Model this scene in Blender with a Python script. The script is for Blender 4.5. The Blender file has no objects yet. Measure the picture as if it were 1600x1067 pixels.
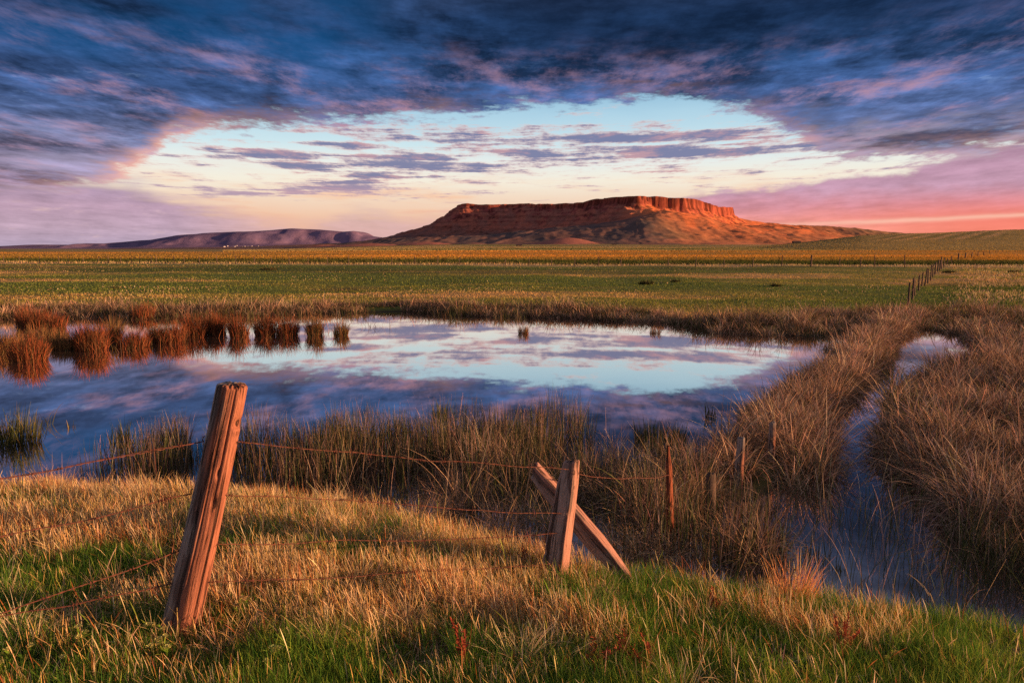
import bpy, math, random
import numpy as np
from mathutils import Vector, Matrix, Quaternion

scene = bpy.context.scene
R = math.radians

# ---------------------------------------------------------------- camera
CAM_H = 2.3
PITCH = 7.74
cam_d = bpy.data.cameras.new("camera")
cam_d.sensor_width = 36.0
cam_d.lens = 24.0
cam_d.clip_start = 0.05
cam_d.clip_end = 40000.0
cam = bpy.data.objects.new("camera", cam_d)
scene.collection.objects.link(cam)
cam.location = (0, 0, CAM_H)
cam.rotation_euler = (R(90 - PITCH), 0, 0)
scene.camera = cam

# ---------------------------------------------------------------- sun
SUN_EL = R(6.5)
SUN_AZ = R(96.0)            # clockwise from +Y (the view direction): low on the right, a little behind
sun_vec = Vector((math.cos(SUN_EL) * math.sin(SUN_AZ), math.cos(SUN_EL) * math.cos(SUN_AZ), math.sin(SUN_EL)))
sun_d = bpy.data.lights.new("sun", 'SUN')
sun_d.energy = 5.0
sun_d.angle = R(0.6)
sun_d.color = (1.0, 0.50, 0.24)
sun = bpy.data.objects.new("sun", sun_d)
scene.collection.objects.link(sun)
sun.rotation_euler = sun_vec.to_track_quat('Z', 'Y').to_euler()

# ---------------------------------------------------------------- view
scene.view_settings.view_transform = 'Standard'
scene.view_settings.look = 'None'
scene.view_settings.gamma = 1.0
EXPOSURE = 1.35
scene.view_settings.exposure = EXPOSURE
cy = scene.cycles
cy.max_bounces = 4
cy.diffuse_bounces = 2
cy.glossy_bounces = 2
cy.transmission_bounces = 2
cy.transparent_max_bounces = 4
cy.use_denoising = False
cy.denoiser = 'OPENIMAGEDENOISE'


def lin(c):
    out = []
    for v in c[:3]:
        v = v / 255.0
        out.append(v / 12.92 if v <= 0.04045 else ((v + 0.055) / 1.055) ** 2.4)
    return (out[0], out[1], out[2], 1.0)


# ---------------------------------------------------------------- node helpers
class V:
    """A float socket with arithmetic."""
    def __init__(self, g, s):
        self.g, self.s = g, s

    def _m(self, op, b=None, c=None, swap=False):
        n = self.g.nodes.new('ShaderNodeMath')
        n.operation = op
        args = [self, b, c]
        if swap:
            args = [b, self, c]
        for i, a in enumerate(args):
            if a is None:
                continue
            if isinstance(a, V):
                self.g.links.new(a.s, n.inputs[i])
            else:
                n.inputs[i].default_value = float(a)
        return V(self.g, n.outputs[0])

    def __add__(self, o): return self._m('ADD', o)
    __radd__ = __add__
    def __sub__(self, o): return self._m('SUBTRACT', o)
    def __rsub__(self, o): return self._m('SUBTRACT', o, swap=True)
    def __mul__(self, o): return self._m('MULTIPLY', o)
    __rmul__ = __mul__
    def __truediv__(self, o): return self._m('DIVIDE', o)
    def max(self, o): return self._m('MAXIMUM', o)
    def min(self, o): return self._m('MINIMUM', o)
    def pow(self, o): return self._m('POWER', o)
    def abs(self): return self._m('ABSOLUTE')
    def sin(self): return self._m('SINE')
    def exp(self): return self._m('EXPONENT')
    def clamp(self): return self.max(0.0).min(1.0)

    def ss(self, a, b):
        n = self.g.nodes.new('ShaderNodeMapRange')
        n.interpolation_type = 'SMOOTHSTEP'
        self.g.links.new(self.s, n.inputs['Value'])
        lo, hi, t0, t1 = (a, b, 0.0, 1.0) if a < b else (b, a, 1.0, 0.0)
        n.inputs['From Min'].default_value = lo
        n.inputs['From Max'].default_value = hi
        n.inputs['To Min'].default_value = t0
        n.inputs['To Max'].default_value = t1
        return V(self.g, n.outputs['Result'])


class Graph:
    def __init__(self, tree):
        self.t = tree
        self.nodes, self.links = tree.nodes, tree.links
        self.nodes.clear()

    def new(self, kind, **inp):
        n = self.nodes.new(kind)
        for k, v in inp.items():
            self.put(n.inputs[k], v)
        return n

    def put(self, sock, v):
        if isinstance(v, V):
            self.links.new(v.s, sock)
        elif isinstance(v, bpy.types.NodeSocket):
            self.links.new(v, sock)
        else:
            sock.default_value = v

    def xyz(self, x, y, z):
        n = self.new('ShaderNodeCombineXYZ')
        for i, v in enumerate((x, y, z)):
            self.put(n.inputs[i], v)
        return n.outputs[0]

    def noise(self, vec, scale=1.0, detail=5.0, rough=0.55, dist=0.0):
        n = self.new('ShaderNodeTexNoise')
        self.links.new(vec, n.inputs['Vector'])
        n.inputs['Scale'].default_value = scale
        n.inputs['Detail'].default_value = detail
        n.inputs['Roughness'].default_value = rough
        n.inputs['Distortion'].default_value = dist
        return V(self, n.outputs[0])

    def curve(self, v, x0, x1, y0, y1, pts):
        """piecewise smooth function of v through pts"""
        n = self.new('ShaderNodeFloatCurve')
        self.links.new(((v - x0) / (x1 - x0)).clamp().s, n.inputs['Value'])
        c = n.mapping.curves[0]
        q = [((x - x0) / (x1 - x0), (y - y0) / (y1 - y0)) for x, y in pts]
        c.points[0].location = q[0]
        c.points[1].location = q[-1]
        for p in q[1:-1]:
            c.points.new(*p)
        n.mapping.update()
        return V(self, n.outputs[0]) * (y1 - y0) + y0

    def ramp(self, v, x0, x1, stops):
        n = self.new('ShaderNodeValToRGB')
        self.links.new(((v - x0) / (x1 - x0)).clamp().s, n.inputs[0])
        r = n.color_ramp
        while len(r.elements) < len(stops):
            r.elements.new(0.5)
        for e, (x, c) in zip(r.elements, stops):
            e.position = (x - x0) / (x1 - x0)
        for e, (x, c) in zip(r.elements, stops):
            e.color = c
        return n.outputs[0]

    def mix(self, f, a, b, mode='MIX'):
        n = self.new('ShaderNodeMix')
        n.data_type = 'RGBA'
        n.blend_type = mode
        n.clamp_factor = True
        self.put(n.inputs[0], f)
        self.put(n.inputs[6], a)
        self.put(n.inputs[7], b)
        return n.outputs[2]


# ---------------------------------------------------------------- sky (world)
world = bpy.data.worlds.new("World")
scene.world = world
world.use_nodes = True
g = Graph(world.node_tree)
tc = g.new('ShaderNodeTexCoord')
sp = g.new('ShaderNodeSeparateXYZ')
g.links.new(tc.outputs['Generated'], sp.inputs[0])
dx, dy, dz = (V(g, sp.outputs[i]) for i in range(3))
el = dz._m('ARCSINE') * (180 / math.pi)
az = dx._m('ARCTAN2', dy) * (180 / math.pi)

# sky texture for the clear part
skyt = g.new('ShaderNodeTexSky')
skyt.sky_type = 'NISHITA'
skyt.sun_disc = False
skyt.sun_elevation = SUN_EL
skyt.sun_rotation = SUN_AZ
nishita = g.mix(1.0, skyt.outputs[0], (0.1, 0.1, 0.1, 1), 'MULTIPLY')

n_warp = g.noise(g.xyz(az * 0.10, el * 0.32, 3.3), 1.0, 4.0, 0.6)
n_fine = g.noise(g.xyz(az * 0.30, el * 1.30, 7.1), 1.0, 7.0, 0.66, 0.15)
# cloud plane seen in perspective: cells shrink and flatten towards the horizon
elc = el.max(-2.0)
ap = az * ((elc + 6.0)._m('DIVIDE', 12.5, swap=True))
ep = (elc + 5.0)._m('DIVIDE', -144.0, swap=True)
n_streak = g.noise(g.xyz(ap * 0.085 + ep * 0.02, ep * 0.55 - ap * 0.006, 1.7), 1.0, 8.0, 0.64, 0.15)
n_det = g.noise(g.xyz(ap * 0.42, ep * 1.15 + ap * 0.02, 61.0), 1.0, 9.0, 0.72, 0.0)
n_thin = g.noise(g.xyz(ap * 0.13, ep * 1.75 - ap * 0.03, 73.0), 1.0, 8.0, 0.66, 0.0)
n_big = g.noise(g.xyz(az * 0.045, el * 0.16, 11.0), 1.0, 3.0, 0.5)
n_pink = g.noise(g.xyz(ap * 0.13 + 5.0, ep * 0.60 + ap * 0.012, 21.0), 1.0, 7.0, 0.66, 0.1)

el_w = el + (n_warp - 0.5) * 2.0 + (n_fine - 0.5) * 3.4 + (n_streak - 0.5) * 1.6 + (n_det - 0.5) * 2.6

clear = g.ramp(el + (n_warp - 0.5) * 1.0, 0.0, 24.0, [
    (0.0, lin((248, 178, 152))), (2.5, lin((250, 203, 174))), (4.2, lin((252, 226, 202))),
    (5.4, lin((254, 246, 228))), (6.8, lin((240, 246, 242))), (8.2, lin((212, 238, 246))),
    (10.5, lin((180, 218, 238))), (13.0, lin((125, 180, 216))), (24.0, lin((40, 105, 165)))])
clear = g.mix(0.10, clear, nishita)
# a faint peach veil in the clear part
veil = n_streak.ss(0.45, 0.7) * el.ss(7.0, 4.5)
clear = g.mix(veil * 0.55, clear, lin((250, 190, 150)))

# lower edge of the dark deck of cloud
arc = g.curve(az, -60, 60, 0, 14, [
    (-60, 3.0), (-37, 3.4), (-31, 4.6), (-29, 5.6), (-27.2, 6.8), (-25.2, 8.4), (-22, 9.0), (-12, 9.9), (-4, 10.6), (4, 11.2), (10, 11.5),
    (15, 11.0), (19, 10.1), (22.8, 8.4), (24.5, 6.9), (29, 6.2), (37, 6.9), (60, 7.0)])
dedge = el_w - arc
deck = dedge.ss(-0.40, 0.55)
n_roll = g.noise(g.xyz(ap * 0.16 + ep * 0.03, ep * 0.75 + ap * 0.004, 47.0), 1.0, 7.0, 0.62, 0.1)

deck_col = g.ramp(el + (n_warp - 0.5) * 4.0, 3.0, 60.0, [
    (3.0, lin((178, 150, 172))), (5.5, lin((146, 134, 168))), (7.5, lin((110, 116, 152))), (9.5, lin((82, 103, 150))),
    (12.0, lin((62, 90, 140))), (14.5, lin((45, 76, 122))), (17.0, lin((33, 58, 96))), (20.5, lin((46, 60, 90))),
    (27.0, lin((78, 84, 104))), (60.0, lin((112, 114, 128)))])
# light and dark streaks
tone = (n_streak - 0.5) * 2.6 + (n_big - 0.5) * 1.6 + (n_fine - 0.5) * 2.0 + 1.0
tone = (tone * (n_roll.ss(0.36, 0.64) * 0.65 + 0.66) + (n_det - 0.5) * 1.9 + (n_thin - 0.5) * 0.9).max(0.38).min(2.3)
deck_col = g.mix(1.0, deck_col, g.xyz(tone, tone, tone), 'MULTIPLY')
# heaviest part of the deck, upper middle and right
heavy = el.ss(12.5, 16.5) * az.ss(-8.0, 4.0) * el.ss(28.0, 20.0) * az.ss(60.0, 30.0)
deck_col = g.mix(heavy * 0.50, deck_col, lin((16, 32, 58)))
# blue showing through, upper left
thin = n_big.ss(0.47, 0.60) * az.ss(-6.0, -16.0) * el.ss(11.0, 14.5) * el.ss(30.0, 20.0)
deck_col = g.mix(thin * 0.55 * n_roll.ss(0.62, 0.42), deck_col, lin((14, 84, 140)))
glint = n_fine.ss(0.58, 0.74) * n_warp.ss(0.45, 0.62) * el.ss(16.0, 10.0)
deck_col = g.mix(glint * 0.45, deck_col, lin((165, 190, 222)))
# pink lit relief
pk = n_pink.ss(0.45, 0.64) * (n_det * 0.6 + n_roll * 0.4).ss(0.42, 0.60) * el.ss(17.0, 11.0)
deck_col = g.mix(pk * 0.72, deck_col, lin((196, 144, 154)))
rim = dedge.ss(1.8, 0.1) * n_warp.ss(0.36, 0.58)
rim_side = az.ss(-20.0, -25.5) * el.ss(10.0, 8.6) * az.ss(-32.0, -28.5)
pale_r = az.ss(21.0, 27.0) * dedge.ss(3.4, 0.4) * n_streak.ss(0.38, 0.58)
deck_col = g.mix(pale_r * 0.7, deck_col, lin((192, 178, 198)))
pale_l = az.ss(-26.0, -31.0) * el.ss(9.0, 5.5) * n_streak.ss(0.38, 0.6)
deck_col = g.mix(pale_l * 0.5, deck_col, lin((176, 164, 190)))
deck_col = g.mix((rim * (0.22 + rim_side * 0.60)), deck_col, lin((250, 182, 158)))

# loose streaks of cloud in the opening
blobs = None
for (a0, e0, sa, se, tilt, amp) in [
        (-18.5, 7.25, 3.6, 0.42, -0.03, 1.0), (-16.4, 6.25, 2.6, 0.34, -0.03, 0.9), (-13.5, 8.1, 2.2, 0.35, 0.0, 0.7),
        (-9.0, 6.7, 5.0, 0.85, 0.06, 1.0), (-14.0, 5.0, 5.5, 0.55, 0.13, 0.9), (-6.0, 8.7, 5.5, 0.45, 0.02, 0.75),
        (3.5, 7.35, 5.0, 0.45, -0.05, 1.0), (9.0, 8.8, 7.0, 0.45, -0.03, 0.95), (15.5, 7.4, 7.0, 0.50, -0.02, 1.0),
        (-22.0, 4.3, 3.5, 0.34, 0.0, 0.9), (-4.0, 9.6, 6.0, 0.35, 0.0, 0.6), (17.5, 8.6, 4.0, 0.4, -0.05, 0.75)]:
    da = (az - a0) * (1.0 / sa)
    de = (el - e0 - (az - a0) * tilt) * (1.0 / se)
    b = ((da * da + de * de) * -0.7).exp() * amp
    blobs = b if blobs is None else blobs.max(b)
sden = blobs * 0.54 + (n_streak - 0.5) * 0.7 + (n_thin - 0.5) * 2.2 + (n_det - 0.5) * 1.3 + (n_roll - 0.5) * 0.4 + el.ss(4.5, 6.0) * el.ss(10.5, 8.5) * az.ss(-23.0, -15.0) * 0.12
wisp = sden.ss(0.10, 0.46) * el.ss(3.4, 4.2)
wisp_col = g.mix(sden.ss(0.18, 0.60), lin((236, 200, 192)), lin((112, 114, 156)))
wisp_col = g.mix(n_pink.ss(0.5, 0.62) * 0.55, wisp_col, lin((226, 160, 156)))
wisp_col = g.mix(el.ss(5.6, 4.2) * 0.75, wisp_col, lin((186, 156, 176)))

# low bank of cloud: lavender on the left, pink on the right
btop = g.curve(az, -60, 60, 0, 14, [
    (-60, 5.5), (-37, 5.2), (-30, 5.0), (-26, 3.9), (-22, 3.0), (-17, 2.2), (-12, 3.3), (-8, 2.5), (-4, 2.9), (2, 3.1), (10, 4.0),
    (17, 4.6), (22, 4.9), (26, 5.3), (29, 5.5), (31, 6.0), (34, 6.7), (37, 6.9), (60, 7.5)])
n_puff = g.noise(g.xyz(az * 0.55, el * 0.9, 31.0), 1.0, 5.0, 0.55)
bedge = btop - el + (n_puff - 0.5) * 0.9 + (n_warp - 0.5) * 0.5
soft = az.ss(-3.0, 8.0)
bank = (bedge + (n_fine - 0.5) * 1.0).ss(-0.12, 0.45) * soft + (bedge + (n_streak - 0.5) * 3.0).ss(-0.7, 1.3) * (1.0 - soft)
bank = bank * (0.50 + 0.50 * soft.max(az.ss(-18.0, -27.0)))
bank_l = g.ramp(el, 0.0, 6.0, [(0.0, lin((176, 158, 180))), (1.5, lin((190, 162, 180))), (3.0, lin((190, 158, 178))), (6.0, lin((160, 142, 174)))])
bank_r = g.ramp(el + (n_puff - 0.5) * 1.0, 0.0, 7.0, [
    (0.0, lin((246, 166, 142))), (1.5, lin((244, 160, 142))), (2.2, lin((236, 150, 142))), (3.2, lin((216, 146, 156))), (4.5, lin((200, 156, 178))), (7.0, lin((178, 140, 164)))])
btone = (n_streak - 0.5) * 1.0 + (n_det - 0.5) * 0.8 + (n_puff - 0.5) * 0.6 + (n_fine - 0.5) * 0.7 + 1.0
bank_col = g.mix(az.ss(-12.0, 24.0), bank_l, bank_r)
bank_col = g.mix(0.7, bank_col, g.xyz(btone, btone, btone), 'MULTIPLY')
warm_r = el.ss(4.2, 1.6) * az.ss(20.0, 36.0)
bank_col = g.mix(warm_r * 0.72, bank_col, lin((247, 122, 100)))
ray = (((el - 1.95 - (az - 28.0) * 0.018 - (n_warp - 0.5) * 0.6) * 6.5).pow(2.0) * -1.0).exp() * az.ss(13.0, 30.0)
bank_col = g.mix(ray * 0.55, bank_col, lin((255, 212, 186)))
lray = n_fine.ss(0.56, 0.72) * el.ss(4.6, 3.0) * az.ss(-6.0, -16.0)
bank_col = g.mix(lray * 0.4, bank_col, lin((232, 196, 190)))

sky = g.mix(wisp * 0.9, clear, wisp_col)
sky = g.mix(bank, sky, bank_col)
sky = g.mix(deck, sky, deck_col)
# the sky at our backs: unseen glow added as front fill
back = dy.ss(0.05, -0.45) * el.ss(70.0, 35.0)
back_fill = g.ramp(el, 0.0, 70.0, [(0.0, lin((190, 160, 168))), (10.0, lin((205, 178, 180))), (30.0, lin((178, 166, 180))), (70.0, lin((110, 112, 128)))])
sky = g.mix(back * 0.85, sky, back_fill)
bg = g.new('ShaderNodeBackground')
g.links.new(sky, bg.inputs['Color'])
bg.inputs['Strength'].default_value = 2.0 ** -EXPOSURE
wo = g.new('ShaderNodeOutputWorld')
g.links.new(bg.outputs[0], wo.inputs['Surface'])
try:
    world.cycles.sampling_method = 'MANUAL'
    world.cycles.sample_map_resolution = 512
except Exception:
    pass

# ================================================================= helpers
rng = np.random.default_rng(7)
COL = scene.collection


def at(px, py, z=0.0):
    """ground point seen at a photo pixel, at height z"""
    x = (px - 800.0) / 1066.7
    y = (py - 533.5) / 1066.7
    th = R(PITCH)
    d = (x, math.cos(th) - y * math.sin(th), -math.sin(th) - y * math.cos(th))
    t = (z - CAM_H) / d[2]
    return np.array([d[0] * t, d[1] * t, z])


def at_depth(px, py, Y):
    """point seen at a photo pixel, Y metres ahead"""
    x = (px - 800.0) / 1066.7
    y = (py - 533.5) / 1066.7
    th = R(PITCH)
    d = (x, math.cos(th) - y * math.sin(th), -math.sin(th) - y * math.cos(th))
    t = Y / d[1]
    return np.array([d[0] * t, Y, CAM_H + d[2] * t])


def _hash(ix, iy, seed):
    h = (ix.astype(np.int64) * 374761393 + iy.astype(np.int64) * 668265263 + seed * 982451653) & 0xFFFFFFFF
    h = ((h ^ (h >> 13)) * 1274126177) & 0xFFFFFFFF
    h = h ^ (h >> 16)
    return (h & 0xFFFFFF) / float(0xFFFFFF)


def vnoise(x, y, seed=0):
    x = np.asarray(x, float); y = np.asarray(y, float)
    ix = np.floor(x); iy = np.floor(y)
    fx = x - ix; fy = y - iy
    fx = fx * fx * fx * (fx * (fx * 6 - 15) + 10)
    fy = fy * fy * fy * (fy * (fy * 6 - 15) + 10)
    a = _hash(ix, iy, seed); b = _hash(ix + 1, iy, seed)
    c = _hash(ix, iy + 1, seed); d = _hash(ix + 1, iy + 1, seed)
    return (a * (1 - fx) + b * fx) * (1 - fy) + (c * (1 - fx) + d * fx) * fy


def fbm(x, y, seed=0, octv=4, gain=0.5):
    """0..1, mean about .5"""
    s = 0.0; a = 1.0; tot = 0.0
    for i in range(octv):
        s = s + a * vnoise(np.asarray(x) * 2 ** i + 17.3 * i, np.asarray(y) * 2 ** i - 9.1 * i, seed + i)
        tot += a; a *= gain
    return s / tot


def ridged(x, y, seed=0, octv=4):
    s = 0.0; a = 1.0; tot = 0.0
    for i in range(octv):
        n = 1 - np.abs(2 * vnoise(np.asarray(x) * 2 ** i + 5.3 * i, np.asarray(y) * 2 ** i + 3.7 * i, seed + i) - 1)
        s = s + a * n; tot += a; a *= 0.5
    return s / tot


def sstep(a, b, x):
    t = np.clip((np.asarray(x, float) - a) / (b - a), 0, 1)
    return t * t * (3 - 2 * t)


def seg_dist(px, py, pts):
    """distance to a polyline and the arc parameter (index + fraction)"""
    best = np.full(np.shape(px), 1e9); par = np.zeros(np.shape(px))
    for i in range(len(pts) - 1):
        ax, ay = pts[i]; bx, by = pts[i + 1]
        vx, vy = bx - ax, by - ay
        t = np.clip(((px - ax) * vx + (py - ay) * vy) / (vx * vx + vy * vy), 0, 1)
        d = np.hypot(px - ax - t * vx, py - ay - t * vy)
        m = d < best
        best = np.where(m, d, best); par = np.where(m, i + t, par)
    return best, par


def inside(px, py, poly):
    r = np.zeros(np.shape(px), bool)
    n = len(poly)
    for i in range(n):
        x0, y0 = poly[i]; x1, y1 = poly[(i + 1) % n]
        c = ((y0 > py) != (y1 > py)) & (px < (x1 - x0) * (py - y0) / (y1 - y0 + 1e-12) + x0)
        r ^= c
    return r


def signed(px, py, poly):
    """positive inside the polygon"""
    d, _ = seg_dist(px, py, list(poly) + [poly[0]])
    return np.where(inside(px, py, poly), d, -d)


def raw_mesh(name, verts, loops, starts, totals, cols=None, smooth=False):
    me = bpy.data.meshes.new(name)
    me.vertices.add(len(verts)); me.vertices.foreach_set('co', np.ascontiguousarray(verts, np.float32).ravel())
    me.loops.add(len(loops)); me.loops.foreach_set('vertex_index', np.ascontiguousarray(loops, np.int32))
    me.polygons.add(len(starts)); me.polygons.foreach_set('loop_start', np.ascontiguousarray(starts, np.int32))
    me.polygons.foreach_set('use_smooth', np.full(len(starts), smooth, bool))
    if cols is not None:
        a = me.color_attributes.new('Col', 'FLOAT_COLOR', 'POINT')
        c = np.ones((len(verts), 4), np.float32); c[:, :3] = cols
        a.data.foreach_set('color', c.ravel())
    me.update(calc_edges=True)
    me.validate()
    return me


def grid_mesh(name, X, Y, Z, cols=None):
    h, w = X.shape
    v = np.stack([X, Y, Z], -1).reshape(-1, 3)
    i = np.arange(h * w).reshape(h, w)
    q = np.stack([i[:-1, :-1], i[:-1, 1:], i[1:, 1:], i[1:, :-1]], -1).reshape(-1, 4)
    n = len(q)
    return raw_mesh(name, v, q.ravel(), np.arange(n) * 4, np.full(n, 4), None if cols is None else cols.reshape(-1, 3), True)


def link(name, me, mat=None, parent=None, loc=None):
    o = bpy.data.objects.new(name, me)
    COL.objects.link(o)
    if mat is not None and me is not None:
        me.materials.append(mat)
    if parent is not None:
        o.parent = parent
    if loc is not None:
        o.location = loc
    return o


def tag(o, label=None, cat=None, group=None, kind=None):
    if label: o['label'] = label
    if cat: o['category'] = cat
    if group: o['group'] = group
    if kind: o['kind'] = kind
    return o


def py_mesh(name, verts, faces, smooth=True):
    me = bpy.data.meshes.new(name)
    me.from_pydata([tuple(v) for v in verts], [], faces)
    me.polygons.foreach_set('use_smooth', [smooth] * len(me.polygons))
    me.update()
    return me


# ================================================================= materials
def new_mat(name):
    m = bpy.data.materials.new(name)
    m.use_nodes = True
    return m, Graph(m.node_tree)


def out(gr, sh):
    o = gr.new('ShaderNodeOutputMaterial')
    gr.links.new(sh, o.inputs['Surface'])


def veg_mat(name, trans=0.28):
    m, gr = new_mat(name)
    at_ = gr.new('ShaderNodeAttribute'); at_.attribute_name = 'Col'
    d = gr.new('ShaderNodeBsdfDiffuse'); gr.links.new(at_.outputs['Color'], d.inputs['Color'])
    t = gr.new('ShaderNodeBsdfTranslucent'); gr.links.new(at_.outputs['Color'], t.inputs['Color'])
    mx = gr.new('ShaderNodeMixShader'); mx.inputs[0].default_value = trans
    gr.links.new(d.outputs[0], mx.inputs[1]); gr.links.new(t.outputs[0], mx.inputs[2])
    out(gr, mx.outputs[0])
    return m


M_VEG = veg_mat('grass_blade', 0.30)
M_REED = veg_mat('reed_stem', 0.15)


def earth_mat(name, bump=0.4, bscale=0.4):
    """albedo from the mesh's own patches of soil, rock and turf, broken up by noise"""
    m, gr = new_mat(name)
    at_ = gr.new('ShaderNodeAttribute'); at_.attribute_name = 'Col'
    ge = gr.new('ShaderNodeNewGeometry')
    n1 = gr.noise(ge.outputs['Position'], bscale, 8.0, 0.65)
    n2 = gr.noise(ge.outputs['Position'], bscale * 6, 6.0, 0.6)
    k = (n1 - 0.5) * 1.0 + (n2 - 0.5) * 0.8 + 1.0
    c = gr.mix(1.0, at_.outputs['Color'], gr.xyz(k, k, k), 'MULTIPLY')
    b = gr.new('ShaderNodeBsdfPrincipled')
    gr.links.new(c, b.inputs['Base Color'])
    b.inputs['Roughness'].default_value = 1.0
    b.inputs['Specular IOR Level'].default_value = 0.05
    bp = gr.new('ShaderNodeBump'); bp.inputs['Strength'].default_value = bump
    bp.inputs['Distance'].default_value = 1.0 / bscale * 0.2
    gr.links.new((n1 + n2 * 0.3).s, bp.inputs['Height'])
    gr.links.new(bp.outputs[0], b.inputs['Normal'])
    out(gr, b.outputs[0])
    return m


# ================================================================= lie of the land
SHORE = [(-60, 9.0), (-9, 6.6), (-4, 6.2), (-2.2, 5.95), (-0.8, 5.55), (-0.3, 5.15), (0.1, 4.85), (0.87, 4.48), (1.5, 4.32), (2.0, 4.12),
         (2.6, 4.02), (3.05, 3.72), (4.2, 3.2), (7, 2.2), (40, -2)]
FAR = [(40, 19.3), (16.2, 20.0), (15.3, 18.2), (14.0, 19.8), (12.2, 20.0), (11.2, 19.2), (10.0, 20.2), (9.2, 18.3), (8.0, 17.9), (6.6, 18.2), (5.6, 18.7),
       (5.0, 20.6), (3.9, 21.6), (2.0, 22.4), (0.6, 23.2), (-1.5, 23.4), (-3.8, 24.8), (-6.5, 24.3), (-9.0, 23.4), (-12, 22.6), (-15, 22.9), (-18, 22.0), (-60, 23.5)]
WATER = SHORE + FAR
FENCE = [(1.24, 5.1), (1.75, 5.75), (3.05, 7.85), (6.25, 12.8), (10.1, 18.6), (17.2, 28.6)]


def ground_z(x, y):
    x = np.asarray(x, float); y = np.asarray(y, float)
    near = (np.abs(x) < 60) & (y < 40) & (y > -60)
    s = np.full(np.shape(x), -20.0)
    xs, ys = x[near], y[near]
    wob = (fbm(xs * 0.9, ys * 0.9, 3, 3) - 0.5) * 0.5
    s[near] = signed(xs, ys, WATER) + wob * sstep(2, 12, ys)
    # inside the water: pond floor
    land_near = 0.56 * (1 - np.exp(-np.maximum(-s, 0) / 1.15)) + (fbm(x * 1.1, y * 1.1, 5, 3) - 0.5) * 0.12 * sstep(0, 0.8, -s)
    land_far = 0.16 * sstep(0, 1.2, -s) + (fbm(x * 0.12, y * 0.12, 8, 4) - 0.5) * 0.35 * sstep(0, 6, -s)
    nearbank = y < np.interp(x, [p[0] for p in SHORE], [p[1] for p in SHORE]) + 0.3
    z = np.where(nearbank, land_near, land_far)
    z = np.where(s > 0, -0.35 * sstep(0, 0.8, s) - 0.01, z)
    # the low dyke under the fence line
    fd = np.full(np.shape(x), 9.0); fp = np.zeros(np.shape(x))
    fd[near], fp[near] = seg_dist(xs, ys, FENCE)
    dyke = 0.07 * sstep(0.75, 0.2, fd) * sstep(0.2, 1.5, fp)
    z = np.where((s > 0) & (fd < 0.8), np.maximum(z, -0.3 + 0.37 * sstep(0.8, 0.2, fd) * sstep(0.3, 1.5, fp)), z)
    # the plain lifts slowly towards the mesa
    rise = 0.0088 * np.clip(y - 420, 0, 1500) * sstep(-0.42, -0.05, x / np.maximum(y, 1.0))
    z = z + rise + (fbm(x * 0.004, y * 0.004, 31, 4) - 0.5) * 6.0 * sstep(600, 1300, y) * sstep(-0.3, 0.0, x / np.maximum(y, 1.0))
    return z


def axis(dense_lo, dense_hi, step, far_lo, far_hi, growth=1.09):
    a = list(np.arange(dense_lo, dense_hi + 1e-6, step))
    st = step; v = a[-1]
    while v < far_hi:
        st *= growth; v += st; a.append(min(v, far_hi))
    st = step; v = a[0]; b = []
    while v > far_lo:
        st *= growth; v -= st; b.append(max(v, far_lo))
    return np.array(b[::-1] + a)


gx = axis(-8, 14, 0.12, -14000, 14000, 1.07)
gy = axis(0.5, 27, 0.12, -400, 16000, 1.05)
GX, GY = np.meshgrid(gx, gy)
GZ = ground_z(GX.ravel(), GY.ravel()).reshape(GX.shape)
PATCH = fbm(GX * 0.05, GY * 0.12, 41, 4)


def meadow_col(x, y):
    """turf colour: green meadow, straw streaks, the golden flat beyond the far fence"""
    n = fbm(x * 0.045, y * 0.11, 41, 5)
    n2 = fbm(x * 0.4, y * 0.6, 43, 4)
    green = np.array([0.092, 0.132, 0.034]); olive = np.array([0.185, 0.180, 0.050]); straw = np.array([0.34, 0.235, 0.10])
    gold = np.array([0.46, 0.225, 0.042]); dark = np.array([0.045, 0.06, 0.018]); plain = np.array([0.27, 0.215, 0.095]); pale = np.array([0.40, 0.30, 0.16])
    w = sstep(0.42, 0.62, n)[..., None]
    c = green * (1 - w) + olive * w
    w = (sstep(0.55, 0.64, n) * sstep(0.30, 0.55, n2))[..., None]
    c = c * (1 - w) + straw * w
    n3 = fbm(x * 0.02 + 3, y * 0.10, 45, 4)
    w = (sstep(0.52, 0.62, n3) * 0.75)[..., None]
    c = c * (1 - w) + np.array([0.060, 0.085, 0.026]) * w
    fy = 88 - 0.16 * x                       # the far fence
    wob = (fbm(x * 0.03, y * 0.03, 47, 3) - 0.5) * 14
    w = (sstep(-6, 2, y - fy + wob * 0.3) * sstep(12, 4, y - fy) * 0.7)[..., None]
    c = c * (1 - w) + pale * w
    w = (sstep(4, 10, y - fy + wob * 0.4) * sstep(60, 36, y - fy + wob))[..., None] * 0.9
    c = c * (1 - w) + dark * w
    w = (sstep(34, 60, y - fy + wob))[..., None]
    gg = gold * (0.75 + 0.5 * fbm(x * 0.02, y * 0.05, 49, 4))[..., None]
    c = c * (1 - w) + gg * w
    # the left part of the flat is greener
    w = (sstep(30, 50, y - fy) * sstep(0.42, 0.60, fbm(x * 0.006, y * 0.02, 52, 4) + 0.10 * sstep(0.0, -0.5, x / y)))[..., None] * 0.7
    c = c * (1 - w) + np.array([0.15, 0.13, 0.035]) * w
    # rising plain
    w = sstep(430, 520, y)[..., None]
    pn = fbm(x * 0.0035, y * 0.012, 61, 4)
    pc = plain * (0.6 + 0.8 * pn)[..., None]
    w2 = sstep(0.56, 0.62, pn)[..., None]
    pc = pc * (1 - w2) + np.array([0.11, 0.13, 0.045]) * w2
    c = c * (1 - w) + pc * w
    return c


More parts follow.
